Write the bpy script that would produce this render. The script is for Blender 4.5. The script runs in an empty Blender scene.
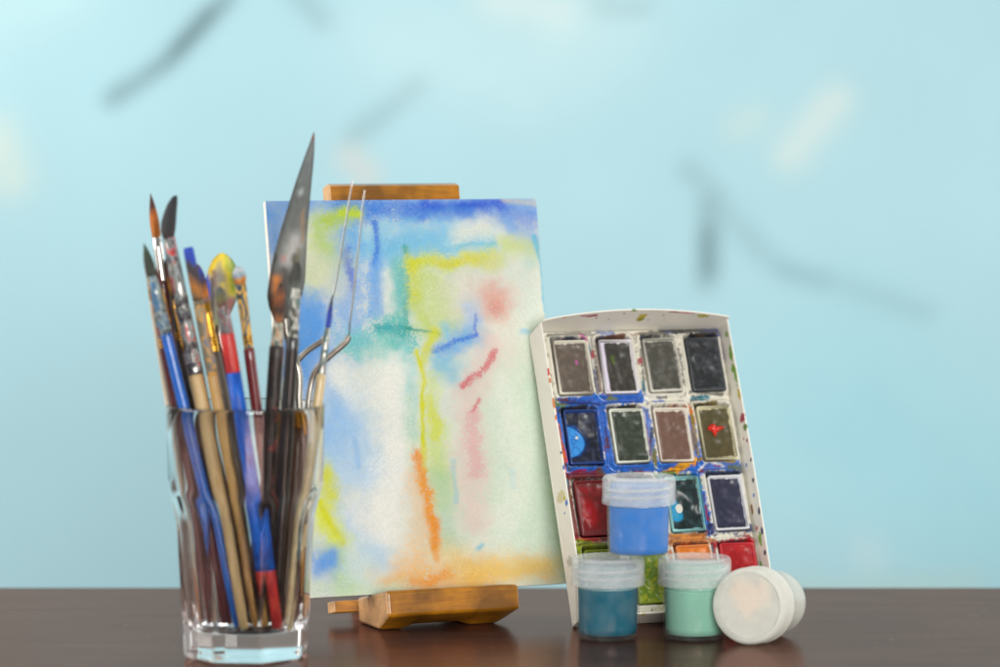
import bpy, math, numpy as np
from mathutils import Vector, Matrix
C = bpy.context.scene
S = 0.01                                   # everything is written in centimetres
RNG = np.random.default_rng(7)
# ------------------------------------------------------------------ camera
F = 3400.0; HC = 27.0; PITCH = math.atan((333.5-126)/F)
def ray(px, py):
    a = (px-500)/F; b = -(py-333.5)/F
    return np.array([a, math.cos(PITCH)+b*math.sin(PITCH), -math.sin(PITCH)+b*math.cos(PITCH)])
def at(px, py, y):
    d = ray(px, py); t = y/d[1]
    return np.array([d[0]*t, y, HC+d[2]*t])
cam = bpy.data.objects.new('camera', bpy.data.cameras.new('camera')); C.collection.objects.link(cam); C.camera = cam
cam.location = (0, 0, HC*S); cam.rotation_euler = (math.pi/2-PITCH, 0, 0)
cd = cam.data; cd.sensor_width = 36; cd.lens = F*36/1000; cd.clip_start = .05; cd.clip_end = 60
cd.dof.use_dof = True; cd.dof.focus_distance = 1.83; cd.dof.aperture_fstop = 4.2
# ------------------------------------------------------------------ helpers
def lin(c):
    c = np.array(c[:3], float)/255
    return np.where(c <= .04045, c/12.92, ((c+.055)/1.055)**2.4)
def L4(c): return tuple(float(x) for x in lin(c))+(1.0,)
def mesh_obj(name, V, Fc, mat, parent=None, smooth=True, cols=None):
    me = bpy.data.meshes.new(name)
    me.from_pydata((np.asarray(V, float)*S).tolist(), [], Fc if isinstance(Fc, list) else Fc.tolist())
    me.update()
    if smooth: me.polygons.foreach_set('use_smooth', [True]*len(me.polygons))
    if cols is not None:
        at_ = me.color_attributes.new('pigment', 'FLOAT_COLOR', 'POINT')
        cc = np.ones((len(V), 4)); cc[:, :cols.shape[1]] = cols
        at_.data.foreach_set('color', cc.ravel())
    o = bpy.data.objects.new(name, me); C.collection.objects.link(o)
    if mat: me.materials.append(mat)
    if parent: o.parent = parent
    return o
def tag(o, label, cat, group=None):
    o['label'] = label; o['category'] = cat
    if group: o['group'] = group
    return o
def empty(name, loc, label, cat, group=None):
    o = bpy.data.objects.new(name, None); C.collection.objects.link(o)
    o.location = Vector(loc)*S; o.empty_display_size = .01
    return tag(o, label, cat, group)
def frame(o, R, N, U):                      # orient an empty: local x = R, local y = -N (away), local z = U
    m = Matrix((tuple(R), tuple(-np.array(N)), tuple(U))).transposed()
    o.rotation_euler = m.to_euler()
def lathe(prof, n=64, a0=0, a1=2*math.pi):
    """prof: list of (r, z); open profile, closed at the axis by r=0 points"""
    V = []; Fc = []
    rings = []
    for r, z in prof:
        if r < 1e-6: rings.append([len(V)]); V.append((0, 0, z))
        else:
            rings.append(list(range(len(V), len(V)+n)))
            for k in range(n):
                t = 2*math.pi*k/n; V.append((r*math.cos(t), r*math.sin(t), z))
    for A, B in zip(rings, rings[1:]):
        for k in range(n):
            k2 = (k+1) % n
            if len(A) == 1 and len(B) == 1: continue
            if len(A) == 1: Fc.append([A[0], B[k2], B[k]])
            elif len(B) == 1: Fc.append([A[k], A[k2], B[0]])
            else: Fc.append([A[k], A[k2], B[k2], B[k]])
    return V, Fc
def tube(pts, rad, n=12):
    P = [np.array(p, float) for p in pts]; V = []; Fc = []
    rad = rad if hasattr(rad, '__len__') else [rad]*len(P)
    up = None
    for i, p in enumerate(P):
        t = P[min(i+1, len(P)-1)]-P[max(i-1, 0)]; t /= np.linalg.norm(t)
        if up is None: up = np.cross(t, [0.3, 1, .2]); up /= np.linalg.norm(up)
        up = up-t*(up@t); up /= np.linalg.norm(up); w = np.cross(t, up)
        for k in range(n):
            a = 2*math.pi*k/n; V.append(p+rad[i]*(up*math.cos(a)+w*math.sin(a)))
    for i in range(len(P)-1):
        for k in range(n):
            k2 = (k+1) % n; Fc.append([i*n+k, i*n+k2, (i+1)*n+k2, (i+1)*n+k])
    Fc.append(list(range(n))[::-1]); Fc.append([(len(P)-1)*n+k for k in range(n)])
    return V, Fc
def smoothpath(pts, m=8):                   # Catmull-Rom
    P = [np.array(p, float) for p in pts]; P = [2*P[0]-P[1]]+P+[2*P[-1]-P[-2]]; out = []
    for i in range(1, len(P)-2):
        for k in range(m):
            t = k/m; a, b, c, d = P[i-1:i+3]
            out.append(.5*((2*b)+(c-a)*t+(2*a-5*b+4*c-d)*t*t+(3*b-a-3*c+d)*t**3))
    out.append(P[-2]); return out
def bevel(o, w, seg=3, ang=30):
    m = o.modifiers.new('bevel', 'BEVEL'); m.width = w*S; m.segments = seg; m.limit_method = 'ANGLE'; m.angle_limit = math.radians(ang)
    m.harden_normals = True
    return o
def noise2(X, Y, freq, seed, octv=4, gain=.5):
    """value noise fBm on arrays, 0..1"""
    out = np.zeros_like(X, float); amp = 1; tot = 0
    for o_ in range(octv):
        r = np.random.default_rng(seed*31+o_); T = r.random((128, 128))
        x = X*freq; y = Y*freq; xi = np.floor(x).astype(int); yi = np.floor(y).astype(int)
        fx = x-xi; fy = y-yi; fx = fx*fx*(3-2*fx); fy = fy*fy*(3-2*fy)
        a = T[xi % 128, yi % 128]; b = T[(xi+1) % 128, yi % 128]; c = T[xi % 128, (yi+1) % 128]; d = T[(xi+1) % 128, (yi+1) % 128]
        out += amp*((a*(1-fx)+b*fx)*(1-fy)+(c*(1-fx)+d*fx)*fy); tot += amp; amp *= gain; freq *= 2.03
    return out/tot
def sst(a, b, x):
    t = np.clip((x-a)/(b-a), 0, 1); return t*t*(3-2*t)
def dist_poly(X, Y, pts):
    D = np.full(X.shape, 1e9)
    if len(pts) == 1: return np.hypot(X-pts[0][0], Y-pts[0][1])
    for (x0, y0), (x1, y1) in zip(pts, pts[1:]):
        dx, dy = x1-x0, y1-y0; t = np.clip(((X-x0)*dx+(Y-y0)*dy)/(dx*dx+dy*dy), 0, 1)
        D = np.minimum(D, np.hypot(X-x0-t*dx, Y-y0-t*dy))
    return D
# ------------------------------------------------------------------ materials
class NT:
    def __init__(s, name):
        s.m = bpy.data.materials.new(name); s.m.use_nodes = True; s.t = s.m.node_tree; s.t.nodes.clear()
        s.out = s.n('ShaderNodeOutputMaterial')
    def n(s, typ, **kw):
        nd = s.t.nodes.new(typ)
        for k, v in kw.items(): setattr(nd, k, v)
        return nd
    def l(s, a, b): s.t.links.new(a, b)
    def coord(s, scale=(1, 1, 1), loc=(0, 0, 0)):
        c = s.n('ShaderNodeTexCoord'); m = s.n('ShaderNodeMapping'); m.inputs['Scale'].default_value = scale; m.inputs['Location'].default_value = loc
        s.l(c.outputs['Object'], m.inputs['Vector']); return m.outputs[0]
    def noise(s, vec, scale, detail=4, rough=.55, dist=0):
        n = s.n('ShaderNodeTexNoise'); n.inputs['Scale'].default_value = scale; n.inputs['Detail'].default_value = detail
        n.inputs['Roughness'].default_value = rough; n.inputs['Distortion'].default_value = dist
        s.l(vec, n.inputs['Vector']); return n.outputs['Fac']
    def ramp(s, fac, stops, interp='LINEAR'):
        r = s.n('ShaderNodeValToRGB'); r.color_ramp.interpolation = interp; e = r.color_ramp.elements
        while len(e) < len(stops): e.new(.5)
        for el, (p, c) in zip(e, stops): el.position = p; el.color = c if len(c) == 4 else tuple(c)+(1,)
        s.l(fac, r.inputs[0]); return r.outputs[0]
    def mix(s, fac, a, b, mode='MIX'):
        m = s.n('ShaderNodeMix'); m.data_type = 'RGBA'; m.blend_type = mode
        for i, v in ((0, fac), (6, a), (7, b)):
            if hasattr(v, 'links') or hasattr(v, 'is_linked'): s.l(v, m.inputs[i])
            else: m.inputs[i].default_value = v
        return m.outputs[2]
    def bump(s, h, strength, dist=.001):
        b = s.n('ShaderNodeBump'); b.inputs['Strength'].default_value = strength; b.inputs['Distance'].default_value = dist
        s.l(h, b.inputs['Height']); return b.outputs[0]
    def bsdf(s, col=None, rough=.5, metal=0, normal=None, **kw):
        p = s.n('ShaderNodeBsdfPrincipled')
        for k, v in (('Base Color', col), ('Roughness', rough), ('Metallic', metal), ('Normal', normal)):
            if v is None: continue
            if hasattr(v, 'is_linked'): s.l(v, p.inputs[k])
            else: p.inputs[k].default_value = v
        for k, v in kw.items(): p.inputs[k.replace('_', ' ')].default_value = v
        return p
    def done(s, sh): s.l(sh.outputs[0], s.out.inputs[0]); return s.m
def g(v): return (v, v, v, 1)
def mat_plain(name, col, rough=.5, metal=0, var=.12, bump=.2, scale=300, **kw):
    t = NT(name); v = t.coord()
    n = t.noise(v, scale, 5)
    c = L4(col); d = tuple(x*(1-var*1.6) for x in c[:3])+(1,); l = tuple(min(1, x*(1+var)) for x in c[:3])+(1,)
    col_ = t.ramp(n, [(.3, d), (.7, l)])
    return t.done(t.bsdf(col_, rough, metal, t.bump(n, bump, .0004), **kw))
def mat_smear(name, base, metal, rough, colors, amount=.5, scale=220, seed=0, stretch=.45):
    """surface carrying dried smears of several paints"""
    t = NT(name); v = t.coord((1, 1, stretch), (seed*.37, seed*.11, seed*.23))
    n1 = t.noise(v, scale, 4, .6, .6); n2 = t.noise(v, scale*.55, 3, .5, 1.0)
    st = [(.3+.42*i/max(1, len(colors)-1), L4(c)) for i, c in enumerate(colors)]
    pc = t.ramp(n2, st, 'CONSTANT')
    th = .5+(.5-amount)*.42
    msk = t.ramp(n1, [(th-.025, g(0)), (th+.025, g(1))])
    col = t.mix(msk, L4(base), pc)
    vv = t.coord((1, 1, .08)); fine = t.noise(vv, 900, 3)
    col = t.mix(t.ramp(fine, [(.35, g(.0)), (.75, g(.35))]), col, L4([x*.45 for x in base]))
    mm = t.n('ShaderNodeMath', operation='SUBTRACT'); mm.inputs[0].default_value = 1; t.l(msk, mm.inputs[1])
    mt = t.n('ShaderNodeMath', operation='MULTIPLY'); t.l(mm.outputs[0], mt.inputs[0]); mt.inputs[1].default_value = metal
    rr = t.ramp(msk, [(0, g(rough)), (1, g(.5))])
    return t.done(t.bsdf(col, rr, mt.outputs[0], t.bump(n1, .5, .0006)))
def mat_bristle(name, stops, seed=0):
    """stops: (0..1 along the tuft, colour); Generated z along the tuft"""
    t = NT(name); c = t.n('ShaderNodeTexCoord'); sp = t.n('ShaderNodeSeparateXYZ'); t.l(c.outputs['Generated'], sp.inputs[0])
    v = t.coord((1, 1, .04), (seed, 0, 0)); n = t.noise(v, 2600, 3, .6); n2 = t.noise(t.coord((1, 1, .3), (seed, 1, 0)), 260, 3)
    a = t.n('ShaderNodeMath', operation='MULTIPLY_ADD'); t.l(n2, a.inputs[0]); a.inputs[1].default_value = .5; 
    sub = t.n('ShaderNodeMath', operation='SUBTRACT'); t.l(sp.outputs[2], sub.inputs[0]); sub.inputs[1].default_value = .25; t.l(sub.outputs[0], a.inputs[2])
    col = t.ramp(a.outputs[0], [(p, L4(k)) for p, k in stops])
    col = t.mix(t.ramp(n, [(.4, g(0)), (.65, g(.55))]), col, (0.012, .01, .01, 1))
    return t.done(t.bsdf(col, .55, 0, t.bump(n, .9, .0006)))
def mat_pigment(name, rough=.5, bump=.3, scale=900, coat=0.0, spec=.5, grain=0):
    t = NT(name); a = t.n('ShaderNodeVertexColor', layer_name='pigment')
    n = t.noise(t.coord(), scale, 4)
    col = a.outputs[0]
    if grain: col = t.mix(t.ramp(n, [(.35, g(grain)), (.6, g(0))]), col, g(.92), 'MULTIPLY')
    p = t.bsdf(col, rough, 0, t.bump(n, bump, .0004), Coat_Weight=coat, Coat_Roughness=.12, Specular_IOR_Level=spec)
    return t.done(p)
def mat_wood(name, c1, c2, rough=.35, coat=.3, axis=(1, .12, 1), scale=140):
    t = NT(name); v = t.coord(axis); n = t.noise(v, scale, 5, .6, 1.2); n2 = t.noise(t.coord(), 40, 3)
    col = t.ramp(n, [(.3, L4(c1)), (.68, L4(c2))])
    col = t.mix(t.ramp(n2, [(.35, g(0)), (.62, g(.75))]), col, L4([x*.55 for x in c1]))
    return t.done(t.bsdf(col, rough, 0, t.bump(n, .25, .0005), Coat_Weight=coat, Coat_Roughness=.2))
def mat_frost(name, tint, clear=.45, rough=.25, trans=.5):
    """translucent polypropylene: see-through part + diffuse + transmitted diffuse, glossy skin"""
    t = NT(name); tr = t.n('ShaderNodeBsdfTransparent'); tr.inputs[0].default_value = tuple(x**.35 for x in L4(tint)[:3])+(1,)
    df = t.n('ShaderNodeBsdfDiffuse'); df.inputs[0].default_value = L4(tint)
    tl = t.n('ShaderNodeBsdfTranslucent'); tl.inputs[0].default_value = L4(tint)
    n = t.noise(t.coord(), 90, 4); 
    m1 = t.n('ShaderNodeMixShader'); m1.inputs[0].default_value = trans; t.l(df.outputs[0], m1.inputs[1]); t.l(tl.outputs[0], m1.inputs[2])
    m2 = t.n('ShaderNodeMixShader'); 
    r = t.ramp(n, [(.3, g(max(0, clear-.08))), (.7, g(min(1, clear+.08)))]); t.l(r, m2.inputs[0]); t.l(m1.outputs[0], m2.inputs[1]); t.l(tr.outputs[0], m2.inputs[2])
    gl = t.n('ShaderNodeBsdfGlossy'); gl.inputs['Roughness'].default_value = rough
    fr = t.n('ShaderNodeFresnel'); fr.inputs[0].default_value = 1.45
    t.l(t.bump(n, .15, .001), gl.inputs['Normal'])
    ge = t.n('ShaderNodeNewGeometry'); iv = t.n('ShaderNodeMath', operation='SUBTRACT'); iv.inputs[0].default_value = 1; t.l(ge.outputs['Backfacing'], iv.inputs[1])
    fm = t.n('ShaderNodeMath', operation='MULTIPLY'); t.l(fr.outputs[0], fm.inputs[0]); t.l(iv.outputs[0], fm.inputs[1])
    f2 = t.n('ShaderNodeMath', operation='MULTIPLY'); f2.inputs[1].default_value = .6; t.l(fm.outputs[0], f2.inputs[0]); fm = f2
    m3 = t.n('ShaderNodeMixShader'); t.l(fm.outputs[0], m3.inputs[0]); t.l(m2.outputs[0], m3.inputs[1]); t.l(gl.outputs[0], m3.inputs[2])
    return t.done(m3)
def strokes_on(X, Y, base, strokes, seed=1, grainmap=None, warp=3.0, wf=.03, rough=0.0):
    """lay strokes (colour, points, sigma, opacity, grain) on a colour field; X, Y in stroke units"""
    wx = (noise2(X+50, Y, wf, seed, 4)-.5)*2*warp; wy = (noise2(X, Y+90, wf, seed+1, 4)-.5)*2*warp
    col = np.zeros(X.shape+(3,))+base
    if rough: RA = noise2(X, Y, .07, seed+40, 4); RB = noise2(X, Y, .16, seed+41, 4); RC = noise2(X, Y, .05, seed+7, 3)
    for i, (c, pts, sg, al, gr) in enumerate(strokes):
        d = dist_poly(X+wx, Y+wy, pts)
        if rough:
            ra = np.roll(RA, (37*i, 61*i), (0, 1)); rb = np.roll(RB, (53*i, 29*i), (0, 1))
            d = d/(1+rough*(ra-.5)*2)+rough*sg*1.1*(rb-.5)
        k = np.exp(-(np.maximum(d, 0)/sg)**2.0)
        k = k*(.75+.5*(noise2(X, Y, .05, seed+7+i, 3) if not rough else np.roll(RC, (71*i, 43*i), (0, 1))))
        if grainmap is not None and rough: gr = max(gr, .15)
        if gr > 0 and grainmap is not None:
            thr = 1-np.clip(k*.95, 0, 1)
            mk = sst(thr-.36, thr+.34, grainmap)
            k = k*(1-gr)+gr*mk*np.clip(k*1.8, 0, 1)
        k = np.clip(k*al, 0, 1)[..., None]
        col = col*(1-k)+lin(c)*k
    return col
# ------------------------------------------------------------------ table and wall
def box_mesh(x0, x1, y0, y1, z0, z1):
    V = [(x, y, z) for x in (x0, x1) for y in (y0, y1) for z in (z0, z1)]
    Fc = [[0, 1, 3, 2], [4, 6, 7, 5], [0, 4, 5, 1], [2, 3, 7, 6], [0, 2, 6, 4], [1, 5, 7, 3]]
    return V, Fc
t = NT('dark_table_paint'); v = t.coord(); vs = t.coord((.22, 1, 1))
n1 = t.noise(vs, 60, 6, .6); n2 = t.noise(t.coord((.25, 1, 1)), 420, 3, .6); n3 = t.noise(v, 9, 4)
colr = t.ramp(n1, [(.3, L4((50, 36, 32))), (.7, L4((72, 54, 48)))])
colr = t.mix(t.ramp(n2, [(.68, g(0)), (.74, g(.4))]), colr, L4((190, 172, 162)))
rg = t.ramp(n3, [(.3, g(.13)), (.7, g(.21))])
bn = t.n('ShaderNodeMath', operation='ADD'); t.l(n1, bn.inputs[0]); t.l(n2, bn.inputs[1])
sc = t.noise(t.coord((.05, 1, 1), (.3, .2, 0)), 900, 2, .5, .4); n5 = t.noise(v, 1500, 2)
colr = t.mix(t.ramp(sc, [(.73, g(0)), (.77, g(.4))]), colr, L4((150, 130, 122))); colr = t.mix(t.ramp(n5, [(.78, g(0)), (.82, g(.5))]), colr, L4((215, 200, 190)))
bt = t.bump(bn.outputs[0], .22, .0004)
df = t.n('ShaderNodeBsdfDiffuse'); t.l(colr, df.inputs[0]); t.l(bt, df.inputs['Normal'])
gl = t.n('ShaderNodeBsdfGlossy'); gl.inputs[0].default_value = (1, .64, .56, 1); t.l(rg, gl.inputs['Roughness']); t.l(bt, gl.inputs['Normal'])
fr = t.n('ShaderNodeFresnel'); fr.inputs[0].default_value = 1.7
mx = t.n('ShaderNodeMixShader'); fk = t.n('ShaderNodeMath', operation='MULTIPLY'); fk.inputs[1].default_value = .58; fk.use_clamp = True; t.l(fr.outputs[0], fk.inputs[0]); t.l(fk.outputs[0], mx.inputs[0]); t.l(df.outputs[0], mx.inputs[1]); t.l(gl.outputs[0], mx.inputs[2]); tm = t.done(mx)
o = mesh_obj('table', *box_mesh(-110, 110, 70, 198, -3.2, 0), tm, smooth=False); bevel(o, .15, 2)
tag(o, 'dark brown semi-gloss table top carrying all the art supplies', 'table')

def wallcol():
    x = np.arange(-150, 150.1, 1.0); z = np.arange(-75, 125.1, 1.0); X, Z = np.meshgrid(x, z, indexing='ij')
    # stroke units: photograph pixels as seen at the wall's distance, only used to say where the marks are
    d0 = at(500, 333.5, 300)[2]
    PX = 500+X*F/300; PY = 333.5-(Z-d0)*F/300
    gry = (84, 108, 114)
    st = [(gry, [(112, 100), (170, 62), (205, 22), (235, -6)], 9, .6, 0), (gry, [(178, 52), (215, 14)], 8, .6, 0),
          ((125, 155, 160), [(295, -10), (325, 22)], 12, .45, 0), ((125, 155, 160), [(355, 138), (420, 90)], 11, .38, 0), ((125, 155, 160), [(600, 3), (642, 8)], 9, .4, 0),
          (gry, [(708, 200), (706, 280)], 9, .4, 0), (gry, [(708, 232), (707, 266)], 8, .7, 0), ((120, 150, 158), [(688, 165), (715, 190)], 9, .35, 0),
          ((120, 152, 162), [(722, 205), (755, 245), (790, 272), (850, 286), (925, 312)], 11, .3, 0), ((120, 152, 162), [(780, 268), (825, 280)], 9, .3, 0),
          ((228, 230, 218), [(795, 155), (815, 130), (838, 100)], 19, .42, 0), ((225, 222, 200), [(735, 130), (760, 120)], 14, .25, 0),
          ((232, 228, 200), [(-5, 140), (10, 180)], 24, .4, 0), ((225, 232, 225), [(495, -5), (560, 8)], 24, .5, 0), ((235, 205, 185), [(352, 158), (368, 178)], 14, .4, 0),
          ((205, 232, 235), [(400, 40), (520, 70), (600, 30)], 60, .35, 0), ((200, 232, 232), [(-20, 20), (60, -10)], 45, .4, 0), ((150, 205, 218), [(850, 420), (1000, 520)], 120, .5, 0),
          ((190, 205, 185), [(790, 590), (980, 585)], 10, .35, 0), ((228, 232, 225), [(870, 550), (880, 560)], 14, .2, 0)]
    for _ in range(26):                      # more veins beyond the frame, so that the board goes on
        a, b = RNG.uniform(-1500, 2400), RNG.uniform(-700, 1500)
        if -150 < a < 1150 and -150 < b < 700: continue
        an = RNG.uniform(0, 6.28); p = [(a, b)]
        for k in range(4): an += RNG.uniform(-.6, .6); p.append((p[-1][0]+60*math.cos(an), p[-1][1]+60*math.sin(an)))
        st.append((gry, p, 10, .5, 0))
    col = strokes_on(PX, PY, lin((173, 213, 222)), st, 3, warp=9, wf=.007)
    col *= (.965+.07*noise2(PX, PY, .01, 9, 4))[..., None]
    V = np.stack([X, np.full_like(X, 300), Z], -1).reshape(-1, 3); nx, nz = len(x), len(z)
    I = np.arange(nx*nz).reshape(nx, nz)
    Fc = np.stack([I[:-1, :-1], I[1:, :-1], I[1:, 1:], I[:-1, 1:]], -1).reshape(-1, 4)
    return V, Fc, col.reshape(-1, 3)
V, Fc, cc = wallcol()
o = mesh_obj('wall', V, Fc, mat_pigment('wall_paint', .7, .2, 60, spec=.2), cols=cc)
sm = o.modifiers.new('thick', 'SOLIDIFY'); sm.thickness = 2*S; sm.offset = -1
tag(o, 'pale blue painted backdrop wall with blurred grey streaks and cream patches', 'wall')
# ------------------------------------------------------------------ local frames for things that lean back
def axes(yaw, lean):
    a, b = math.radians(yaw), math.radians(lean)
    R = np.array([math.cos(a), math.sin(a), 0]); N0 = np.array([math.sin(a), -math.cos(a), 0])
    U = np.array([-N0[0]*math.sin(b), -N0[1]*math.sin(b), math.cos(b)])
    return R, np.cross(R, U), U
class Fr:                                    # local (u right, n out of the front, v up); mesh coords are (u, -n, v)
    def __init__(s, O, yaw, lean): s.O = np.array(O, float); s.R, s.N, s.U = axes(yaw, lean)
    def hit(s, px, py, nrm='n', off=0.0):
        d = ray(px, py); c = np.array([0, 0, HC]); A = {'n': s.N, 'u': s.R, 'v': s.U}[nrm]
        P = s.O+A*off; t = ((P-c)@A)/(d@A); Q = c+d*t-s.O
        return Q@s.R, Q@s.N, Q@s.U
def locbox(u0, u1, n0, n1, v0, v1):
    return box_mesh(u0, u1, -n1, -n0, v0, v1)
def prism(poly, u0, u1):                     # polygon in (n, v) extruded along u
    k = len(poly); V = [(u0, -n, v) for n, v in poly]+[(u1, -n, v) for n, v in poly]
    Fc = [[i, (i+1) % k, k+(i+1) % k, k+i] for i in range(k)]+[list(range(k))[::-1], list(range(k, 2*k))]
    return V, Fc
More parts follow.
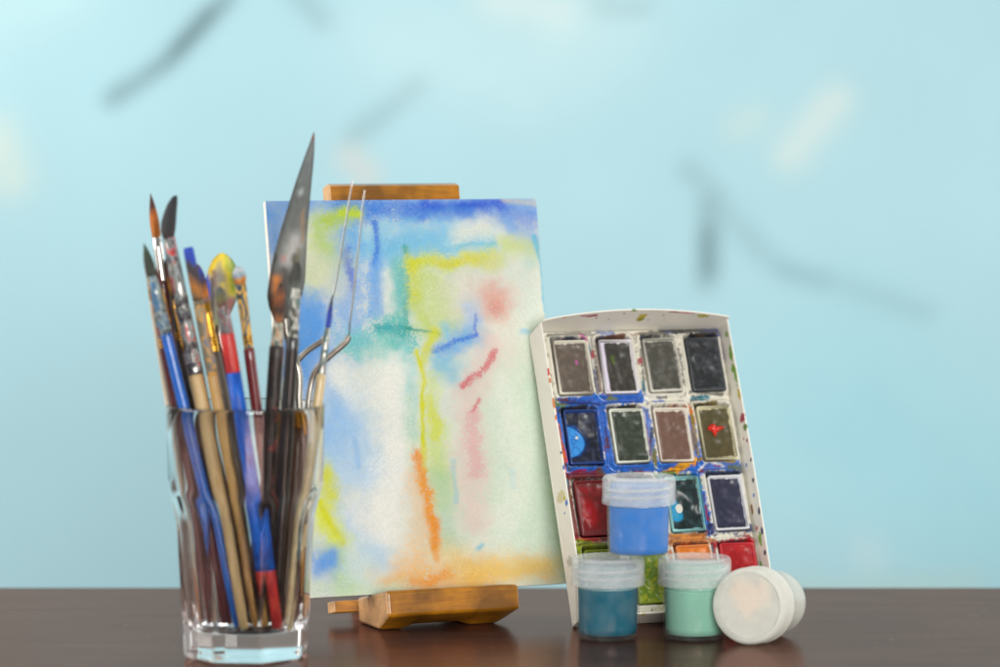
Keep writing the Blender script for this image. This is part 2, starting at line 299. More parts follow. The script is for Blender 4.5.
# ------------------------------------------------------------------ painting
PF = Fr((-11.04, 180.5, 1.77), 22.9, 11.5); PW, PH = 15.98, 21.6
painting = empty('painting', PF.O, 'abstract watercolour painting in blue, yellow, orange and pink on the wooden easel', 'painting')
frame(painting, PF.R, PF.N, PF.U)
def paint_face():
    nu, nv = 560, 750
    u = np.linspace(0, 1, nu); v_ = np.linspace(0, 1, nv); Ug, Vg = np.meshgrid(u, v_, indexing='ij')
    TL, TR, BR, BL = (261, 203), (534, 195), (565, 582), (295, 598)
    X = (TL[0]*(1-Ug)+TR[0]*Ug)*Vg+(BL[0]*(1-Ug)+BR[0]*Ug)*(1-Vg)
    Y = (TL[1]*(1-Ug)+TR[1]*Ug)*Vg+(BL[1]*(1-Ug)+BR[1]*Ug)*(1-Vg)
    # paper grain: worm-like speckle
    a1 = noise2(X+13, Y*1.1, .7, 21, 1, .7); a2 = noise2(X+.4*Y, Y, 1.15, 22, 1)
    G = .5*a1+.5*a2; G = (np.argsort(np.argsort(G.ravel()))/G.size).reshape(G.shape)
    base = lin((226, 226, 212))
    B1, B2, B3 = (50, 108, 210), (84, 154, 226), (36, 76, 204); SK = (120, 195, 225); YG = (205, 208, 20); LG = (170, 200, 90); TE = (35, 160, 165); OR = (226, 140, 30); RD = (205, 80, 95); PG = (198, 220, 200); PB = (165, 200, 232)
    st = [
     ((200, 222, 222), [(400, 260), (400, 400)], 70, .4, 0), (PG, [(505, 400), (515, 540)], 45, .75, 0), (PG, [(540, 330), (552, 560)], 22, .6, 0), ((178, 208, 150), [(545, 400), (562, 560)], 9, .5, 0), ((205, 218, 210), [(380, 450), (400, 560)], 60, .35, 0),
     # blue sky band
     (B2, [(262, 210), (350, 205), (450, 200), (535, 205)], 18, .8, .25), (B2, [(270, 225), (272, 250)], 16, .85, .1), (B1, [(330, 208), (420, 206)], 8, .7, .8), (B1, [(350, 218), (415, 212)], 10, .6, .9),
     (B3, [(425, 206), (460, 203), (500, 200)], 7, .9, .15), (B1, [(405, 214), (465, 208)], 9, .7, .3), (B1, [(490, 212), (525, 218)], 13, .55, .4), (B2, [(505, 225), (530, 238)], 12, .6, .4),
     (SK, [(350, 240), (440, 240), (480, 244)], 22, .75, .15), (SK, [(395, 262), (440, 250)], 15, .7, .1), ((105, 180, 225), [(375, 250), (430, 236)], 16, .6, .2),
     ((222, 226, 214), [(460, 230), (485, 226)], 12, .8, .2), ((222, 226, 214), [(495, 235), (500, 240)], 7, .6, .2), ((95, 190, 222), [(455, 245), (492, 243)], 3, .7, .5),
     # left blues
     (B2, [(335, 240), (345, 300), (350, 340)], 22, .7, .6), (B3, [(340, 252), (346, 285)], 5, .75, .7), (B1, [(336, 250), (339, 262)], 3, .8, .8), (B1, [(371, 222), (370, 262)], 4, .85, .5), (B2, [(372, 262), (372, 310)], 9, .75, .5),
     (B2, [(305, 310), (312, 350)], 20, .9, .15), (B2, [(280, 300), (300, 380)], 22, .9, .15), ((100, 160, 228), [(308, 320), (318, 360)], 15, .7, .2), ((120, 175, 228), [(330, 395), (345, 430)], 16, .7, 0), (PB, [(340, 420), (365, 470)], 28, .7, 0), ((130, 180, 228), [(318, 420), (330, 455)], 18, .7, 0),
     (PB, [(330, 470), (345, 530)], 26, .65, 0), ((120, 172, 225), [(352, 440), (356, 466)], 3, .45, 0),
     # yellow-green top left
     ((205, 220, 150), [(315, 235), (325, 260), (310, 275)], 18, .6, .2), ((175, 200, 60), [(322, 222), (350, 211)], 9, .85, .55), ((190, 210, 40), [(335, 215), (352, 212)], 5, .8, .5), (LG, [(312, 222), (318, 250)], 10, .6, .6), ((210, 215, 190), [(305, 268), (330, 285)], 14, .5, 0),
     # white gap
     ((228, 230, 222), [(384, 272), (385, 315)], 6, .85, .2), ((228, 230, 222), [(330, 365), (335, 385)], 12, .5, 0),
     # teal pillar
     ((95, 190, 190), [(395, 270), (397, 330)], 10, .85, .45), (TE, [(401, 248), (403, 330)], 3.2, .9, .8), ((70, 175, 180), [(392, 262), (398, 300)], 9, .5, .3), ((70, 180, 180), [(385, 330), (398, 345)], 17, .95, .7), (TE, [(375, 326), (402, 332)], 7, .9, .75), ((90, 190, 180), [(350, 345), (380, 350)], 18, .7, .8), ((105, 195, 195), [(400, 350), (406, 390), (408, 430)], 10, .6, .7),
     # yellow frame
     ((210, 215, 60), [(408, 264), (440, 262), (490, 258)], 11, .85, .5), (YG, [(408, 263), (440, 262), (478, 259)], 6.5, .95, .5), (YG, [(409, 268), (411, 300)], 9, .95, .55), ((190, 210, 120), [(425, 285), (438, 320)], 24, .8, .3), ((185, 205, 85), [(412, 305), (425, 330)], 9, .6, .5), ((195, 210, 110), [(505, 242), (530, 250)], 11, .75, .3), ((200, 212, 150), [(480, 262), (500, 256)], 10, .5, .3),
     # pink-grey circle
     ((205, 195, 185), [(480, 295)], 36, .6, .2), ((215, 150, 135), [(492, 302)], 20, .8, .5), ((205, 120, 110), [(492, 306)], 8, .5, .6), ((200, 215, 205), [(520, 270), (528, 300)], 18, .6, 0), ((160, 200, 205), [(528, 258)], 8, .4, .3),
     ((150, 190, 235), [(465, 305), (470, 320)], 10, .55, .3),
     # blue patch
     ((110, 170, 222), [(440, 348), (465, 338)], 15, .85, .3), (B1, [(430, 350), (450, 342), (474, 333)], 3.4, .75, .85), (B1, [(471, 312), (474, 332)], 2.2, .65, .9), ((110, 185, 215), [(438, 365), (448, 372)], 14, .7, .2), ((120, 190, 225), [(440, 328), (441, 336)], 5, .6, .3),
     ((25, 145, 130), [(404, 331), (434, 335)], 1.6, .8, .3),
     # yellow stroke down
     ((200, 215, 70), [(427, 380), (431, 430), (433, 470)], 11, .5, .6), ((195, 215, 120), [(434, 440), (440, 500)], 14, .6, .5), (YG, [(430, 335), (422, 350), (418, 362)], 6, .8, .4), (YG, [(412, 352), (419, 380), (421, 420), (422, 472)], 3.0, 1, .2), ((205, 212, 40), [(427, 400), (432, 440)], 5, .65, .8), ((150, 195, 165), [(440, 480), (446, 540)], 16, .55, .2), ((170, 205, 160), [(405, 400), (408, 470)], 7, .5, .6),
     # red strokes
     ((222, 190, 185), [(490, 350), (465, 400), (468, 450), (472, 520)], 17, .55, .8), (RD, [(492, 350), (478, 372), (460, 387)], 3.6, .75, .85), (RD, [(477, 399), (469, 412)], 2.4, .65, .8), ((215, 140, 150), [(470, 415), (472, 470)], 9, .45, .85),
     ((110, 190, 215), [(450, 460), (454, 500)], 2.6, .35, .8), ((120, 195, 220), [(512, 470), (510, 485)], 3.5, .28, .7), ((70, 180, 215), [(476, 548), (479, 545)], 2.6, .8, 0),
     ((236, 236, 228), [(385, 370), (392, 450), (380, 540)], 20, .75, 0), ((232, 234, 226), [(330, 372), (350, 400)], 10, .5, 0), ((230, 232, 222), [(500, 380), (520, 470), (500, 550)], 16, .5, 0), ((228, 228, 222), [(350, 500), (365, 530)], 12, .5, 0),
     # orange
     (OR, [(416, 455), (424, 500), (433, 548)], 6, .98, .6), ((228, 170, 90), [(413, 480), (420, 560)], 12, .4, .8), ((224, 160, 50), [(385, 590), (430, 580), (470, 575)], 20, .75, .4), (OR, [(398, 584), (428, 580), (445, 572)], 7, .8, .6), ((232, 175, 70), [(470, 574), (540, 568)], 14, .7, .3), ((225, 195, 110), [(440, 555), (470, 570), (545, 566)], 15, .6, .3), (OR, [(433, 520), (436, 558)], 5, .7, .5), ((228, 180, 110), [(395, 570), (410, 560)], 14, .6, .6),
     # bottom left
     ((195, 215, 190), [(310, 590), (400, 590)], 14, .8, .1), ((170, 205, 120), [(335, 555), (345, 580)], 14, .7, .1), (YG, [(322, 475), (330, 495)], 13, .9, .05), ((212, 220, 70), [(318, 510), (335, 545)], 14, .85, .05), (YG, [(320, 500), (333, 530), (342, 545)], 3.5, .75, .1), ((85, 150, 222), [(326, 562)], 15, .95, .05), ((80, 145, 220), [(318, 570), (330, 560)], 9, .6, .05), ((165, 200, 228), [(370, 550), (380, 560)], 14, .6, 0), ((190, 215, 220), [(355, 570)], 20, .6, 0), ((200, 208, 200), [(305, 592), (325, 596)], 9, .7, 0),
     # right edge runs
     ((80, 180, 215), [(533, 235), (543, 290), (545, 310)], 2.2, .8, .3), ((215, 205, 170), [(505, 196), (535, 198)], 3, .5, 0), ((130, 190, 220), [(520, 330), (526, 332)], 4, .6, .4), ((130, 190, 220), [(533, 335), (536, 350)], 4, .35, .4)]
    col = strokes_on(X, Y, base, st, 5, G, warp=5, wf=.045, rough=.5)
    lu = col.mean(-1, keepdims=True); col = np.clip(lu+(col-lu)*1.06, 0, 1)
    wl = sst(.55, .95, G)[..., None]*(.0+.14*sst(.45, .7, noise2(X, Y, .02, 88, 3)))[..., None]
    col = col*(1-wl)+lin((236, 235, 226))*wl
    col *= (.92+.10*G)[..., None]
    col *= (.96+.08*noise2(X, Y, .03, 77, 5))[..., None]
    hgt = .012*(G-.5)
    hgt[[0, -1], :] = 0; hgt[:, [0, -1]] = 0
    V = np.stack([Ug*PW, -hgt-.016, Vg*PH], -1).reshape(-1, 3)
    I = np.arange(nu*nv).reshape(nu, nv)
    Fc = np.stack([I[:-1, :-1], I[1:, :-1], I[1:, 1:], I[:-1, 1:]], -1).reshape(-1, 4)
    return V, Fc, np.clip(col, 0, 1).reshape(-1, 3)
V, Fc, cc = paint_face()
mesh_obj('painted_paper', V, Fc, mat_pigment('watercolour', .6, .9, 1200, spec=.35), painting, cols=cc)
o = mesh_obj('backing_board', *locbox(0, PW, -.42, 0, 0, PH), mat_plain('board_edge', (240, 236, 226), .7, var=.05), painting, smooth=False)
# ------------------------------------------------------------------ easel
easel = empty('tabletop_easel', PF.O-np.array([0, 0, PF.O[2]]), 'small golden brown wooden tabletop easel holding the abstract painting', 'easel')
frame(easel, PF.R, PF.N, PF.U)
easel.location = Vector(PF.O)*S
W1 = mat_wood('easel_wood', (156, 96, 10), (204, 136, 24), .32, .4, (.1, 1, 1), 300)
W2 = mat_wood('easel_end_grain', (206, 150, 92), (228, 184, 132), .5, .1, (1, 1, 1), 600)
def wpart(name, V, Fc, bev=.12):
    o = mesh_obj(name, V, Fc, W1, easel, smooth=True); o.data.materials.append(W2)
    for p in o.data.polygons:
        if abs(p.normal.x) > .9: p.material_index = 1
    bevel(o, bev, 3); return o
uL = PF.hit(387, 605, 'n', 2.6)[0]; uR = PF.hit(520, 600, 'n', 2.6)[0]
def fl(n): return -(PF.O[2]+n*PF.N[2])/PF.U[2]       # where the table is, seen in the easel's own frame
def ledge():
    # bridge with two feet: underside cut away between them
    us = [uL, uL+.35, uL+1.35, uL+2.0, uR-3.0, uR-2.3, uR-.9, uR]
    lo = [.06, 0, 0, .24, .24, 0, 0, .4]
    V = []; Fc = []
    for u_, c in zip(us, lo):
        top = 0 if u_ < uR-.01 else -.04
        fb = -1.38+.05*c
        for n_, v_ in ((2.6, top+.02), (2.6, fb), (.9, fl(.9)+c), (-2.0, fl(-2.0)+c), (-2.0, top-.02)): V.append((u_, -n_, v_))
    k = 5
    for i in range(len(us)-1):
        for j in range(k): Fc.append([i*k+j, i*k+(j+1) % k, (i+1)*k+(j+1) % k, (i+1)*k+j])
    Fc.append([4, 3, 2, 1, 0]); Fc.append([len(V)-5+j for j in range(5)])
    return V, Fc
wpart('ledge', *ledge(), .2)
a = PF.hit(330, 190, 'n', -.5)[0]; b = PF.hit(459, 180, 'n', -.5)[0]
wpart('top_bar', *prism([(-.5, 20.3), (-.5, 22.5), (-.9, 22.68), (-1.7, 22.6), (-1.7, 20.3)], a, b), .08)
c0 = PF.hit(337, 600, 'n', -1.3)[0]
wpart('crossbar', *prism([(-1.9, -.14), (-1.9, -.78), (-2.9, -.78), (-2.9, -.14)], c0, uR-.2), .08)
for q in (.22, .78): 
    um = uL+(uR-uL)*q; wpart('upright', *locbox(um-.45, um+.45, -1.15, -.45, .05, 20.28), .06)
um = (uL+uR)/2
r0 = np.array([um, 1.75, 20.0]);
tgt = PF.O+PF.R*um+np.array([.389, -.921, 0])*-12; tgt[2] = .3
q = tgt-PF.O; r1 = np.array([q@PF.R, -(q@PF.N), q@PF.U])
o = mesh_obj('rear_leg', *tube([r0, r1], .45, 4), W1, easel, smooth=False)
# ------------------------------------------------------------------ paint box
BF = Fr((4.55, 180.5, .86), 19.6, 24.0); BW, BH = 11.15, 16.78; BD = 2.0
BF.O[2] = BD*BF.N[2]+.03
pbox = empty('watercolor_box', BF.O, 'open white carton of sixteen used watercolour pans leaning back behind the paint jars', 'paint box')
frame(pbox, BF.R, BF.N, BF.U)
carton = []
CR = (241, 238, 227)
def sheet(name, fn, nu, nv, drops, th, parent=None):
    """thin card: fn(s,t)->(u,n,v); drops: (colour,s,t,rs,rt)"""
    s_, t_ = np.meshgrid(np.linspace(0, 1, nu), np.linspace(0, 1, nv), indexing='ij')
    P = fn(s_, t_); V = np.stack([P[0], -P[1], P[2]], -1).reshape(-1, 3)
    dx = P[0]; dy = P[2]+P[1]
    col = np.zeros(s_.shape+(3,))+lin(CR); col *= (.97+.06*noise2(dx*1.0, dy, 1.2, 5, 4))[..., None]
    w1 = noise2(dx, dy, 5, 3, 3)-.5; w2 = noise2(dx, dy, 5, 4, 3)-.5
    for c, a, b, ra, rb in drops:
        d = np.hypot((s_-a)/ra+w1*.9, (t_-b)/rb+w2*.9); k = (sst(1.12, .86, d))[..., None]*.93
        col = col*(1-k)+lin(c)*k
    I = np.arange(nu*nv).reshape(nu, nv); Fc = np.stack([I[:-1, :-1], I[1:, :-1], I[1:, 1:], I[:-1, 1:]], -1).reshape(-1, 4)
    o = mesh_obj(name, V, Fc, MC, parent or pbox, cols=col.reshape(-1, 3))
    m = o.modifiers.new('card', 'SOLIDIFY'); m.thickness = th*S; m.offset = 0
    return o
MC = mat_pigment('carton_card', .55, .25, 500, spec=.3)
arr = np.array
YE, GR, CM, NV, BL, OG, RE = (200, 180, 20), (120, 175, 45), (165, 20, 60), (25, 45, 85), (40, 110, 200), (220, 120, 40), (205, 45, 40)
def top_flap(s, t):
    n_ = -BD+t*(BD+.35+1.15*np.sin(np.pi*np.clip(s, 0, 1)**.85)**.8); return s*BW+0*t, n_, BH+.0*s+.12*t*np.sin(np.pi*s)
sheet('top_flap', top_flap, 260, 90, [(YE, .52, .72, .022, .13), ((150, 150, 30), .525, .62, .018, .09), (CM, .24, .86, .028, .05), ((200, 60, 120), .20, .90, .02, .03), (CM, .28, .74, .006, .025), (CM, .35, .66, .004, .02), (CM, .63, .8, .005, .02), (CM, .41, .86, .006, .02), ((190, 180, 70), .85, .88, .04, .08), ((220, 120, 150), .74, .95, .05, .03), ((150, 90, 60), .67, .95, .03, .03), (OG, .1, .94, .01, .02), ((120, 150, 60), .45, .98, .02, .03), (NV, .66, .6, .003, .015), (BL, .57, .6, .004, .02)], .07)
def left_wall(s, t): return 0*s+.0+.06*np.sin(np.pi*t), -BD+s*(BD+.02), t*(BH+.02)-.01
sheet('left_wall', left_wall, 60, 300, [((215, 205, 160), .5, .42, .35, .02), (YE, .75, .405, .10, .007), (BL, .85, .385, .1, .012), (BL, .6, .36, .05, .004), (RE, .97, .83, .06, .012), (OG, .97, .8, .05, .012), (OG, .98, .67, .04, .01), (OG, .98, .72, .05, .015), ((190, 190, 180), .5, .2, .2, .02), (NV, .97, .55, .04, .006), (BL, .98, .5, .05, .008)], .07)
def right_wall(s, t): return 0*s+BW+.10*np.sin(np.pi*t)*s, -BD+s*(BD+.0), t*(BH+.02)-.01
rd = [(GR, .8, .955, .09, .012), (GR, .85, .88, .10, .028), (GR, .8, .83, .12, .016), (GR, .9, .80, .08, .03), (YE, .9, .74, .08, .02), (CM, .85, .655, .17, .014), ((90, 130, 40), .9, .62, .12, .012), (CM, .7, .59, .05, .005), (CM, .9, .575, .06, .006), (NV, .93, .505, .06, .006), (NV, .85, .44, .08, .008), (BL, .75, .39, .06, .006), (NV, .9, .33, .07, .012), ((150, 90, 30), .5, .35, .08, .02), (NV, .88, .26, .08, .014), (GR, .7, .24, .10, .02), (NV, .85, .19, .08, .01), (RE, .6, .28, .06, .008), (NV, .9, .12, .06, .009), (YE, .5, .13, .09, .012), (BL, .6, .5, .05, .006), (GR, .5, .15, .08, .02)]
sheet('right_wall', right_wall, 60, 300, rd, .07)
sheet('bottom_wall', lambda s, t: (s*BW, -BD+t*BD, 0*s+.0), 60, 20, [(YE, .3, .9, .01, .1)], .07)
sheet('back_panel', lambda s, t: (s*BW, 0*s-BD, t*BH), 20, 20, [], .05)
CU = [1.78, 4.49, 7.14, 9.74]; CV = [14.53, 10.43, 6.36, 2.42]; HWc, HHc = 1.26, 1.93; NP = -1.02
def tray():
    st = .042
    u = np.arange(.05, BW-.049, st); v_ = np.arange(.05, BH-.049, st); Ug, Vg = np.meshgrid(u, v_, indexing='ij')
    wob = (noise2(Ug, Vg, 1.1, 40, 3)-.5)
    D = np.full(Ug.shape, 9.)
    for i, cv in enumerate(CV):
        for j, cu in enumerate(CU):
            qx = np.abs(Ug-cu)-(HWc-.4); qy = np.abs(Vg-cv)-(HHc-.4)
            D = np.minimum(D, np.hypot(np.maximum(qx, 0), np.maximum(qy, 0))+np.minimum(np.maximum(qx, qy), 0)-.4)
    D = D+wob*.06
    h = .17*np.exp(-((D+.13)/.09)**2)-.09*sst(.0, .12, D)+(-.46)*sst(-.2, -.34, D)+.015*(noise2(Ug, Vg, 6, 41, 3)-.5)
    bd = np.minimum(np.minimum(Ug-.05, BW-.05-Ug), np.minimum(Vg-.05, BH-.05-Vg)); h = h-.3*sst(.12, .0, bd); DD = D
    # smears of dried colour, told in photograph pixels and carried to the tray by the box's own frame
    def uvp(p): q_ = BF.hit(p[0], p[1], 'n', NP); return q_[0], q_[2]
    base = lin((228, 225, 210)); col = np.zeros(Ug.shape+(3,))+base
    low = .12
    col *= (.93+.1*noise2(Ug, Vg, 3, 42, 4))[..., None]
    BU_, DB, BK, BR_, TL_ = (34, 104, 200), (30, 45, 110), (38, 40, 42), (105, 58, 40), (20, 120, 140)
    S_ = [ # colour, px points, width cm, opacity, raggedness
      (BU_, [(556, 405), (600, 400), (640, 398)], .26, 1, .5), (BU_, [(556, 410), (570, 470)], .18, 1, .5), (BU_, [(598, 405), (612, 470)], .26, 1, .5), (BU_, [(566, 470), (640, 466), (700, 468)], .25, 1, .6), (BU_, [(700, 466), (740, 466)], .22, .9, .6), (BU_, [(688, 420), (700, 465)], .2, .9, .6), (BU_, [(695, 470), (708, 530)], .2, 1, .6), (BU_, [(645, 410), (655, 460)], .12, .8, .8),
      (DB, [(706, 530), (752, 528)], .22, .9, .6), ((70, 110, 200), [(575, 402), (640, 400)], .14, .7, .9), ((75, 120, 205), [(600, 410), (610, 460)], .12, .7, .9), (DB, [(748, 480), (758, 525)], .12, .6, .8), (DB, [(562, 402), (600, 404)], .1, .8, .8),
      (BK, [(664, 331), (724, 329), (726, 345)], .16, .95, .6), (BK, [(690, 336), (722, 334)], .1, .95, .4), (BK, [(640, 335), (665, 333)], .12, .8, .7), ((110, 108, 100), [(550, 336), (590, 333)], .12, .7, .8), (BK, [(566, 339), (574, 339)], .08, .9, .5), (BK, [(646, 338), (652, 338)], .09, .9, .4), ((60, 70, 150), [(690, 338), (720, 336)], .06, .8, .6), (BU_, [(598, 333), (612, 333)], .14, .6, .8), ((70, 80, 150), [(700, 331), (720, 330)], .1, .7, .8),
      (BR_, [(600, 340), (622, 337)], .13, .95, .3), (BR_, [(595, 342), (600, 390), (610, 398)], .07, .7, .6), ((150, 80, 60), [(630, 335), (645, 333)], .06, .5, .6), ((205, 70, 150), [(580, 335), (586, 340)], .07, .8, .6), (RE, [(592, 352), (593, 357)], .07, .9, .5), (OG, [(546, 362), (549, 378)], .07, .9, .6), (OG, [(552, 395), (556, 412)], .05, .9, .6), ((110, 140, 40), [(553, 400), (563, 408)], .12, .8, .6), (RE, [(560, 440), (566, 462)], .06, .9, .6), (OG, [(558, 425), (566, 475)], .05, .8, .8), ((70, 60, 120), [(594, 370), (598, 392)], .07, .7, .8), (BK, [(678, 350), (684, 385)], .06, .8, .8), (BK, [(726, 350), (732, 392)], .07, .9, .8), (BK, [(640, 350), (644, 390)], .05, .7, .9), (BK, [(690, 393), (722, 395)], .06, .8, .8), (TL_, [(692, 398), (708, 397)], .07, .9, .7),
      (BK, [(561, 412), (584, 408)], .15, .95, .3), (BK, [(620, 408), (634, 407)], .10, .95, .3), (OG, [(672, 408), (684, 408)], .12, .9, .6), ((120, 100, 30), [(694, 406), (715, 403)], .09, .9, .6), ((150, 120, 30), [(697, 460), (732, 462)], .08, .95, .7), ((190, 160, 40), [(691, 412), (698, 455)], .05, .7, .7), ((140, 110, 40), [(690, 408), (693, 450)], .06, .8, .6), (BK, [(648, 460), (652, 430)], .07, .8, .9), ((110, 60, 140), [(640, 408), (652, 462)], .07, .7, .8),
      ((230, 165, 25), [(666, 474), (680, 468), (692, 460)], .17, 1, .5), ((235, 150, 20), [(690, 456), (693, 463)], .13, 1, .4), ((90, 140, 60), [(655, 476), (672, 475)], .14, .9, .6), (BK, [(618, 476), (640, 473)], .16, .9, .7), ((100, 110, 60), [(730, 467), (742, 468)], .12, .8, .6), (TL_, [(660, 478), (692, 476), (698, 520)], .09, .95, .7), (TL_, [(698, 480), (704, 520)], .06, .9, .8), ((230, 230, 225), [(700, 470), (706, 462), (724, 466)], .05, .8, .9), (NV, [(706, 474), (742, 472)], .09, .95, .5), (BK, [(555, 455), (570, 470)], .05, .7, .9),
      ((120, 20, 30), [(568, 476), (600, 474)], .18, .95, .5), ((130, 25, 35), [(566, 478), (576, 536)], .10, .9, .6), ((130, 25, 30), [(576, 538), (610, 537)], .16, .95, .5), ((200, 30, 50), [(575, 540), (600, 541)], .08, .7, .8), ((110, 80, 60), [(598, 470), (606, 476)], .1, .8, .7),
      ((190, 195, 30), [(578, 543), (590, 546)], .14, .9, .6), ((120, 130, 20), [(578, 550), (610, 548)], .3, .95, .4), ((150, 165, 30), [(575, 550), (590, 615)], .25, .95, .4), ((120, 140, 20), [(590, 598), (665, 594)], .3, .9, .5), ((150, 165, 40), [(612, 560), (625, 605)], .3, .9, .4), ((150, 160, 40), [(648, 545), (662, 602)], .26, .9, .5),
      ((205, 130, 50), [(660, 540), (700, 536)], .25, .95, .5), ((190, 120, 60), [(672, 545), (712, 541)], .16, .9, .5), ((140, 80, 50), [(690, 535), (706, 533)], .1, .7, .7), (RE, [(676, 546), (690, 544)], .07, .9, .6), ((220, 130, 50), [(706, 545), (716, 600)], .12, .8, .6),
      ((175, 25, 40), [(714, 545), (755, 540)], .15, .95, .4), ((185, 30, 40), [(750, 541), (765, 600)], .15, .95, .4), ((170, 25, 35), [(722, 605), (765, 600)], .2, .9, .5), ((175, 30, 40), [(712, 545), (722, 600)], .1, .9, .5), (RE, [(740, 560), (750, 580)], .1, .5, .8), ((200, 190, 60), [(648, 614), (660, 612)], .05, .8, .6)]
    for i, (c, pts, wd, al, rg_) in enumerate(S_):
        uv = [uvp(p) for p in pts]
        d = dist_poly(Ug, Vg, uv)/(wd*1.35)
        n_ = noise2(Ug, Vg, 6.5, 100+i, 5, .68)
        f = d+(n_-.5)*2.6*rg_*1.3
        k = (sst(1.15, .8, f)*al)[..., None]
        sh = (.35+1.2*noise2(Ug, Vg, 5, 200+i, 5, .65))[..., None]
        col = col*(1-k)+np.clip(lin(c)*sh, 0, 1)*k
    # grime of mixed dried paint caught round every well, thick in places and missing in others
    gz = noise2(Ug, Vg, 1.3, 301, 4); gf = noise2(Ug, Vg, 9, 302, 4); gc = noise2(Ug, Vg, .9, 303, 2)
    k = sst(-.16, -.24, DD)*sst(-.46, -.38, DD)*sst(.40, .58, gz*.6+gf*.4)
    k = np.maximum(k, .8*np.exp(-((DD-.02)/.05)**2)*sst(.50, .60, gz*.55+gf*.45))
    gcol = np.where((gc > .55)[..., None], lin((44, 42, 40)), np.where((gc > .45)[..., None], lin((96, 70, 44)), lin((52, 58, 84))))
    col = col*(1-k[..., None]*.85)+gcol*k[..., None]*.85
    for q_ in range(70):                     # short daubs where a brush was wiped on a divider
        i_, j_ = RNG.integers(4), RNG.integers(4); side = RNG.integers(4); f0 = RNG.uniform(-.8, .8); ln = RNG.uniform(.1, .5)
        e_ = [(-HWc, 0), (HWc, 0), (0, -HHc), (0, HHc)][side]; dv = (0, 1) if side < 2 else (1, 0); hl = HHc if side < 2 else HWc
        c_ = np.array([CU[j_]+e_[0], CV[i_]+e_[1]])+np.array(dv)*f0*hl; d_ = np.array(dv)*ln
        wd = RNG.uniform(.03, .09); c = [BU_, BK, CM, OG, DB, (120, 130, 60), TL_, (90, 60, 120), BR_, (70, 72, 70), (60, 100, 180)][RNG.integers(11)]
        d = dist_poly(Ug, Vg, [tuple(c_-d_), tuple(c_+d_)])/wd; k = (sst(1.2, .8, d+(gf-.5)*2.6)*.85)[..., None]; col = col*(1-k)+lin(c)*k
    # small spatters
    for _ in range(240):
        a_, b_ = RNG.uniform(0, BW), RNG.uniform(0, BH); r_ = RNG.choice([.03, .045, .07], p=[.6, .3, .1]); c = [BU_, BK, CM, OG, DB, (120, 130, 60), TL_, (90, 60, 120)][RNG.integers(8)]
        i0, i1 = int((a_-.15-.05)/st), int((a_+.15-.05)/st); j0, j1 = int((b_-.15-.05)/st), int((b_+.15-.05)/st)
        i0, j0 = max(0, i0), max(0, j0)
        sl = (slice(i0, max(i0, i1)), slice(j0, max(j0, j1)))
        if Ug[sl].size == 0: continue
        d = np.hypot(Ug[sl]-a_, Vg[sl]-b_)/r_; k = (sst(1.2, .7, d)*.85)[..., None]; col[sl] = col[sl]*(1-k)+lin(c)*k
    V = np.stack([Ug, -(NP+h), Vg], -1).reshape(-1, 3); I = np.arange(Ug.size).reshape(Ug.shape)
    Fc = np.stack([I[:-1, :-1], I[1:, :-1], I[1:, 1:], I[:-1, 1:]], -1).reshape(-1, 4)
    return V, Fc, np.clip(col, 0, 1).reshape(-1, 3)
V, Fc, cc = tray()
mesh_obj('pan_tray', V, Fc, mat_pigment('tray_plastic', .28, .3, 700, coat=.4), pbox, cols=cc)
MP = mat_pigment('pan_paint', .36, .03, 60, coat=.08, spec=.5); MPL = mat_pigment('pan_plastic', .3, .1, 500, coat=.2)
PANS = [  # rows top to bottom: (main, second colour, rim colour, kind)
 [((98, 88, 78), (120, 108, 98), (222, 218, 202), 'flat'), ((58, 56, 52), (84, 84, 74), (232, 228, 232), 'purple'), ((76, 76, 68), (112, 112, 104), (212, 210, 198), 'flat'), ((44, 46, 50), (84, 88, 92), (80, 84, 88), 'flat')],
 [((26, 30, 44), (60, 66, 90), (34, 60, 120), 'blue'), ((52, 60, 48), (78, 86, 74), (226, 230, 214), 'flat'), ((112, 84, 72), (126, 98, 86), (230, 222, 208), 'flat'), ((84, 78, 50), (104, 92, 60), (222, 216, 180), 'red')],
 [((140, 22, 22), (190, 30, 40), (120, 40, 42), 'redpan'), ((60, 80, 110), (80, 100, 140), (200, 205, 215), 'flat'), ((26, 40, 40), (50, 80, 84), (150, 210, 210), 'teal'), ((46, 48, 70), (66, 68, 92), (224, 226, 230), 'flat')],
 [((110, 120, 14), (190, 195, 30), (120, 135, 20), 'green'), ((110, 140, 16), (200, 200, 30), (150, 160, 40), 'green'), ((220, 120, 30), (240, 150, 60), (215, 130, 70), 'flat'), ((165, 20, 26), (205, 45, 45), (205, 60, 66), 'flat')]]
